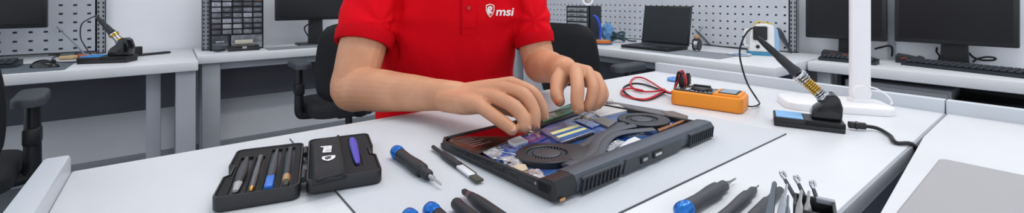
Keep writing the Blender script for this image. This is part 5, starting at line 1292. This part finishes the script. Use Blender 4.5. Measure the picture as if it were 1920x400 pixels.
def folds(c, n):
    k = 0
    for pit, ax in ((pitR, 1), (pitL, -1)):
        d = (c - pit); r_ = d.length
        if r_ < .26:
            ang_ = math.atan2(d.z, d.dot(hx)); k += .0022 * math.exp(-((r_ - .07) / .09) ** 2) * math.sin(ang_ * 7 + 1.2 * noise.noise(c * 9))
    k += .0045 * noise.noise(Vector((c.dot(hx) * 15, c.z * 3.2, 1.3))) + .0018 * noise.noise(Vector((c.dot(hx) * 26 + c.z * 12, c.z * 9, 7)))
    # the deep creases where sleeves meet the chest
    rel = c - EYEP; X_ = rel.x * CS - rel.y * SN; d_ = rel.x * SN + rel.y * CS; px_ = 960 + F * X_ / d_; py_ = -F * rel.z / d_
    if n.dot(fy) > .05:
        for (xa, ya, xb, yb) in ((752, -70, 736, 112), (976, -70, 968, 96)):
            t_ = max(0, min(1, (py_ - ya) / (yb - ya))); x_ = xa + (xb - xa) * t_ + 4 * math.sin(py_ * .07)
            k -= (.0125 if xa < 900 else .0045) * math.exp(-((px_ - x_) / 6) ** 2) * min(1, max(0, (yb + 14 - py_) / 20))
    zf = max(0, min(1, (.96 - c.z) / .2)); k += zf * .004 * math.sin(c.dot(hx) * 55 + c.z * 9 + 2 * noise.noise(c * 6))
    return k
shirt = remesh(sh, 'polo_shirt', SHIRT, .0045, 4, person, folds)
# surface of the shirt for things sewn or printed on it
dg = bpy.context.evaluated_depsgraph_get()
vv_ = [v.co + PO for v in shirt.data.vertices]; BT = BVHTree.FromPolygons(vv_, [list(p.vertices) for p in shirt.data.polygons])
def on_shirt(x, y, off):
    d = (WD(x, y, 1) - EYEP).normalized(); h = BT.ray_cast(EYEP, d)
    return h[0] + h[1] * off if h[0] else None
def patch(name, x0, x1, y0, y1, nx, ny, off, mat, parent, th=.0016):
    t_ = bmesh.new(); g = {}
    for f, o_ in ((0, off - th), (1, off)):
        for i in range(nx + 1):
            for j in range(ny + 1): g[f, i, j] = t_.verts.new(on_shirt(x0 + (x1 - x0) * i / nx, y0 + (y1 - y0) * j / ny, o_) - PO)
    for f in (0, 1):
        for i in range(nx):
            for j in range(ny): t_.faces.new((g[f, i, j], g[f, i + 1, j], g[f, i + 1, j + 1], g[f, i, j + 1]))
    rm = [(i, 0) for i in range(nx)] + [(nx, j) for j in range(ny)] + [(nx - i, ny) for i in range(nx)] + [(0, ny - j) for j in range(ny)]
    for a, b in zip(rm, rm[1:] + rm[:1]): t_.faces.new((g[0, a[0], a[1]], g[1, a[0], a[1]], g[1, b[0], b[1]], g[0, b[0], b[1]]))
    bmesh.ops.recalc_face_normals(t_, faces=t_.faces); q = MB(); q.add(t_); return q.build(name, mat, parent)
patch('placket', 865, 892, -40, 64, 6, 20, .0026, SHIRT, shirt, .004)
patch('placket_seam', 865, 892, 51, 53, 6, 2, .0036, RIB, shirt, .002)
patch('placket_edge', 864, 866.5, -40, 64, 2, 20, .0034, RIB, shirt, .003)
for yy in (14, -26):
    c_ = on_shirt(878, yy, .004); n_ = fy
    q = MB(); q.lathe([(.0048, 0), (.0054, .0008), (.0050, .0018), (.003, .0014), (.001, .0014)], align(c_ - PO, c_ - PO + n_), 18); q.build('button', M('red_button', '#b01420', .3), shirt)
# printed wordmark and shield on the chest
WHP = M('white_shirt_print', '#f2eeee', .6)
def wrap(me, name, fx, mat, off):
    for v in me.vertices:
        x, y = fx(v.co); p = on_shirt(x, y, off + (0.0006 if v.co.z > 0 else 0)); v.co = p - PO
    me.update(); return link(me, name, mat, shirt)
me = text_mesh('msi', 1, .16, .022, .05)
bmx = bmesh.new(); bmx.from_mesh(me); bmesh.ops.triangulate(bmx, faces=bmx.faces)
bmesh.ops.subdivide_edges(bmx, edges=[e for e in bmx.edges if e.calc_length() > .12], cuts=2); bmesh.ops.triangulate(bmx, faces=bmx.faces)
xs = [v.co.x for v in bmx.verts]; ys = [v.co.y for v in bmx.verts]; mnx, mxx, mxy = min(xs), max(xs), max(ys); bmx.to_mesh(me); bmx.free()
wrap(me, 'shirt_wordmark', lambda c: (929 + (c.x - mnx) / (mxx - mnx) * 34, 28.6 - c.y / mxy * 14.2 + (c.x - mnx) * .5), WHP, .0014)
def stroke(q, pl, wd_):
    n = len(pl); L_ = []
    P = [Vector((*p, 0)) for p in catmull([Vector((*p, 0)) for p in pl], 4)] if False else [Vector((p.x, p.y, 0)) for p in catmull([Vector((*p, 0)) for p in pl], 4)]
    for a, b in zip(P, P[1:]):
        d = (b - a); 
        if d.length < 1e-6: continue
        d.normalize(); nn = Vector((-d.y, d.x, 0)) * wd_ / 2; a2, b2 = a - d * wd_ * .2, b + d * wd_ * .2
        q.prism([tuple((a2 - nn)[:2]), tuple((b2 - nn)[:2]), tuple((b2 + nn)[:2]), tuple((a2 + nn)[:2])], -.05, .05)
q = MB()
for a, b in zip(emblem_parts(None, 1), emblem_parts(None, 1)[1:] + emblem_parts(None, 1)[:1]): stroke(q, [a, b], .085)
em = q.mesh('shirt_emblem_outline')
sx_, sy_ = 918.5, 19.8
wrap(em, 'shirt_emblem_outline', lambda c: (sx_ + c.x * 20, sy_ - c.y * 24), M('pale_pink_print', '#f0cfc4', .6), .0014)
q = MB()
for pl in swirl(1): stroke(q, pl, .14)
wrap(q.mesh('shirt_emblem_swirl'), 'shirt_emblem_swirl', lambda c: (sx_ + c.x * 20, sy_ - c.y * 24), WHP, .0014)
# ribbed sleeve bands
def band(a, b, r0, r1, nm):
    q = MB(); d = (b - a).normalized()
    q.lathe([(r0 - .006, 0), (r0, .001), (r0 + .0012, .006), (r1 + .0012, (b - a).length - .004), (r1, (b - a).length), (r1 - .007, (b - a).length)], align(a, b), 48, False)
    me = q.mesh(nm)
    for v in me.vertices: v.co = v.co - PO
    return link(me, nm, RIB, shirt)
dR = (E_R - S_R).normalized(); band(hemR - dR * .024, hemR + dR * .006, .0650, .0625, 'sleeve_band')
dL = (E_L - S_L).normalized(); band(hemL - dL * .022, hemL + dL * .006, .0515, .0492, 'sleeve_band')
q = MB(); q.tube([tor(-.142, 1.12, 1.185 + .012 * math.sin(a), .075 * math.cos(a), -.01 + .078 * math.sin(a)) + UP * (-.025 * math.sin(a)) - PO for a in [2 * math.pi * i / 16 for i in range(16)]], .016, 10, 4, closed=True, flat=1.2); q.build('collar', RIB, shirt)
# trousers and shoes
tr = MB()
rings(tr, [(-.165, 1.20, .47, .175, .128, 2.4), (-.165, 1.20, .56, .180, .128, 2.4), (-.167, 1.19, .66, .176, .120, 2.4)])
for h_, k_, a_ in ((HR, KR, AR), (HL, KL, AL)):
    limb(tr, [h_, mid(h_, k_, .5), k_], [.094, .080, .066]); limb(tr, [k_, mid(k_, a_, .4), a_], [.064, .060, .050])
remesh(tr, 'trousers', TROUS, .007, 3, person)
for a_ in (AR, AL):
    q = MB(); t_ = bmesh.new(); bmesh.ops.create_uvsphere(t_, u_segments=24, v_segments=14, radius=1)
    for v in t_.verts: v.co = Vector((v.co.x * .046, v.co.y * .135, max(-.35, v.co.z) * .062 * (1 - .35 * v.co.y)))
    mm_ = Matrix(((hx.x, fy.x, 0, a_.x + fy.x * .06 - PO.x), (hx.y, fy.y, 0, a_.y + fy.y * .06 - PO.y), (0, 0, 1, .034), (0, 0, 0, 1)))
    q.add(t_, mm_); q.build('shoe', M('black_shoe', '#1b1b1d', .4), person)
# hair, eyes
t_ = bmesh.new(); bmesh.ops.create_icosphere(t_, subdivisions=5, radius=1)
for v in t_.verts:
    n_ = v.co.normalized(); k = 1 + .035 * noise.noise(n_ * 6) + .05 * noise.noise(n_ * 2)
    v.co = Vector((n_.x * .082 * k, n_.y * .102 * k - .014, n_.z * .090 * k + .052))
bmesh.ops.delete(t_, geom=[v for v in t_.verts if v.co.z < (.075 if v.co.y > .03 else .045 if v.co.y > -.02 else -.02)], context='VERTS')
q = MB(); q.add(t_, Matrix.Translation(-PO) @ HM); q.build('hair', HAIR, person)
for sx in (-1, 1):
    q = MB(); t_ = bmesh.new(); bmesh.ops.create_uvsphere(t_, u_segments=16, v_segments=12, radius=.0125); bmesh.ops.translate(t_, vec=(sx * .030, .0715, .022), verts=t_.verts); q.add(t_, Matrix.Translation(-PO) @ HM); ey = q.build('eye', M('eye_white', '#e8e4e0', .2), person)
    q = MB(); t_ = bmesh.new(); bmesh.ops.create_uvsphere(t_, u_segments=14, v_segments=10, radius=.0062); bmesh.ops.translate(t_, vec=(sx * .030, .0785, .020), verts=t_.verts); q.add(t_, Matrix.Translation(-PO) @ HM); q.build('iris', M('brown_iris', '#3a281c', .2), ey)
# the stool under the person
sc_ = tor(-.165, 1.20, 0, 0, .0)
t = thing('work_stool', 'round black work stool under the person behind bench', 'stool', (sc_.x, sc_.y, 0))
q = MB(); q.lathe([(.17, .395), (.185, .405), (.185, .435), (.165, .447), (.001, .447)], None, 40); q.build('stool_seat', BLACKF, t)
q = MB(); q.cyl((0, 0, .06), (0, 0, .40), .025); q.build('stool_column', BLACKP, t)
q = MB(); q.lathe([(.20, .0), (.205, .008), (.06, .045), (.028, .07), (.001, .07)], None, 40); q.build('stool_foot', BLACKP, t)
# ================================================================ light and camera
def area(name, loc, size, power, col=(1, 1, 1), rot=(0, 0, 0), sy=None):
    l = bpy.data.lights.new(name, 'AREA'); l.energy = power; l.size = size; l.color = col
    if sy: l.shape = 'RECTANGLE'; l.size_y = sy
    o = bpy.data.objects.new(name, l); COL.objects.link(o); o.location = loc; o.rotation_euler = rot
    return o
for i, (x, y, p) in enumerate([(.95, .15, 14), (-1.2, 2.3, 7), (.6, 2.4, 8), (2.2, 1.6, 8), (2.3, .1, 8), (.3, 1.0, 6)]):
    area('ceiling_lamp', (x, y, 2.72), 1.2, p, (1, .985, .97), (0, 0, 0), .5)
wd = bpy.data.worlds.new('World'); SC.world = wd; wd.use_nodes = True
bg = wd.node_tree.nodes['Background']; bg.inputs[0].default_value = (.86, .92, 1, 1); bg.inputs[1].default_value = 1.1
cd = bpy.data.cameras.new('Camera'); co = bpy.data.objects.new('Camera', cd); COL.objects.link(co)
co.location = (0, 0, EYE); co.rotation_euler = (R(90), 0, -ANG)
cd.sensor_fit = 'HORIZONTAL'; cd.sensor_width = 36; cd.lens = 36 * F / 1920; cd.shift_y = -200 / 1920
cd.clip_start = .02; cd.clip_end = 50
SC.camera = co
vs = SC.view_settings; vs.view_transform = 'Standard'; vs.look = 'None'; vs.gamma = 1; vs.use_curve_mapping = False; vs.exposure = 0.28
SC.cycles.use_denoising = True
SC.cycles.max_bounces = 8
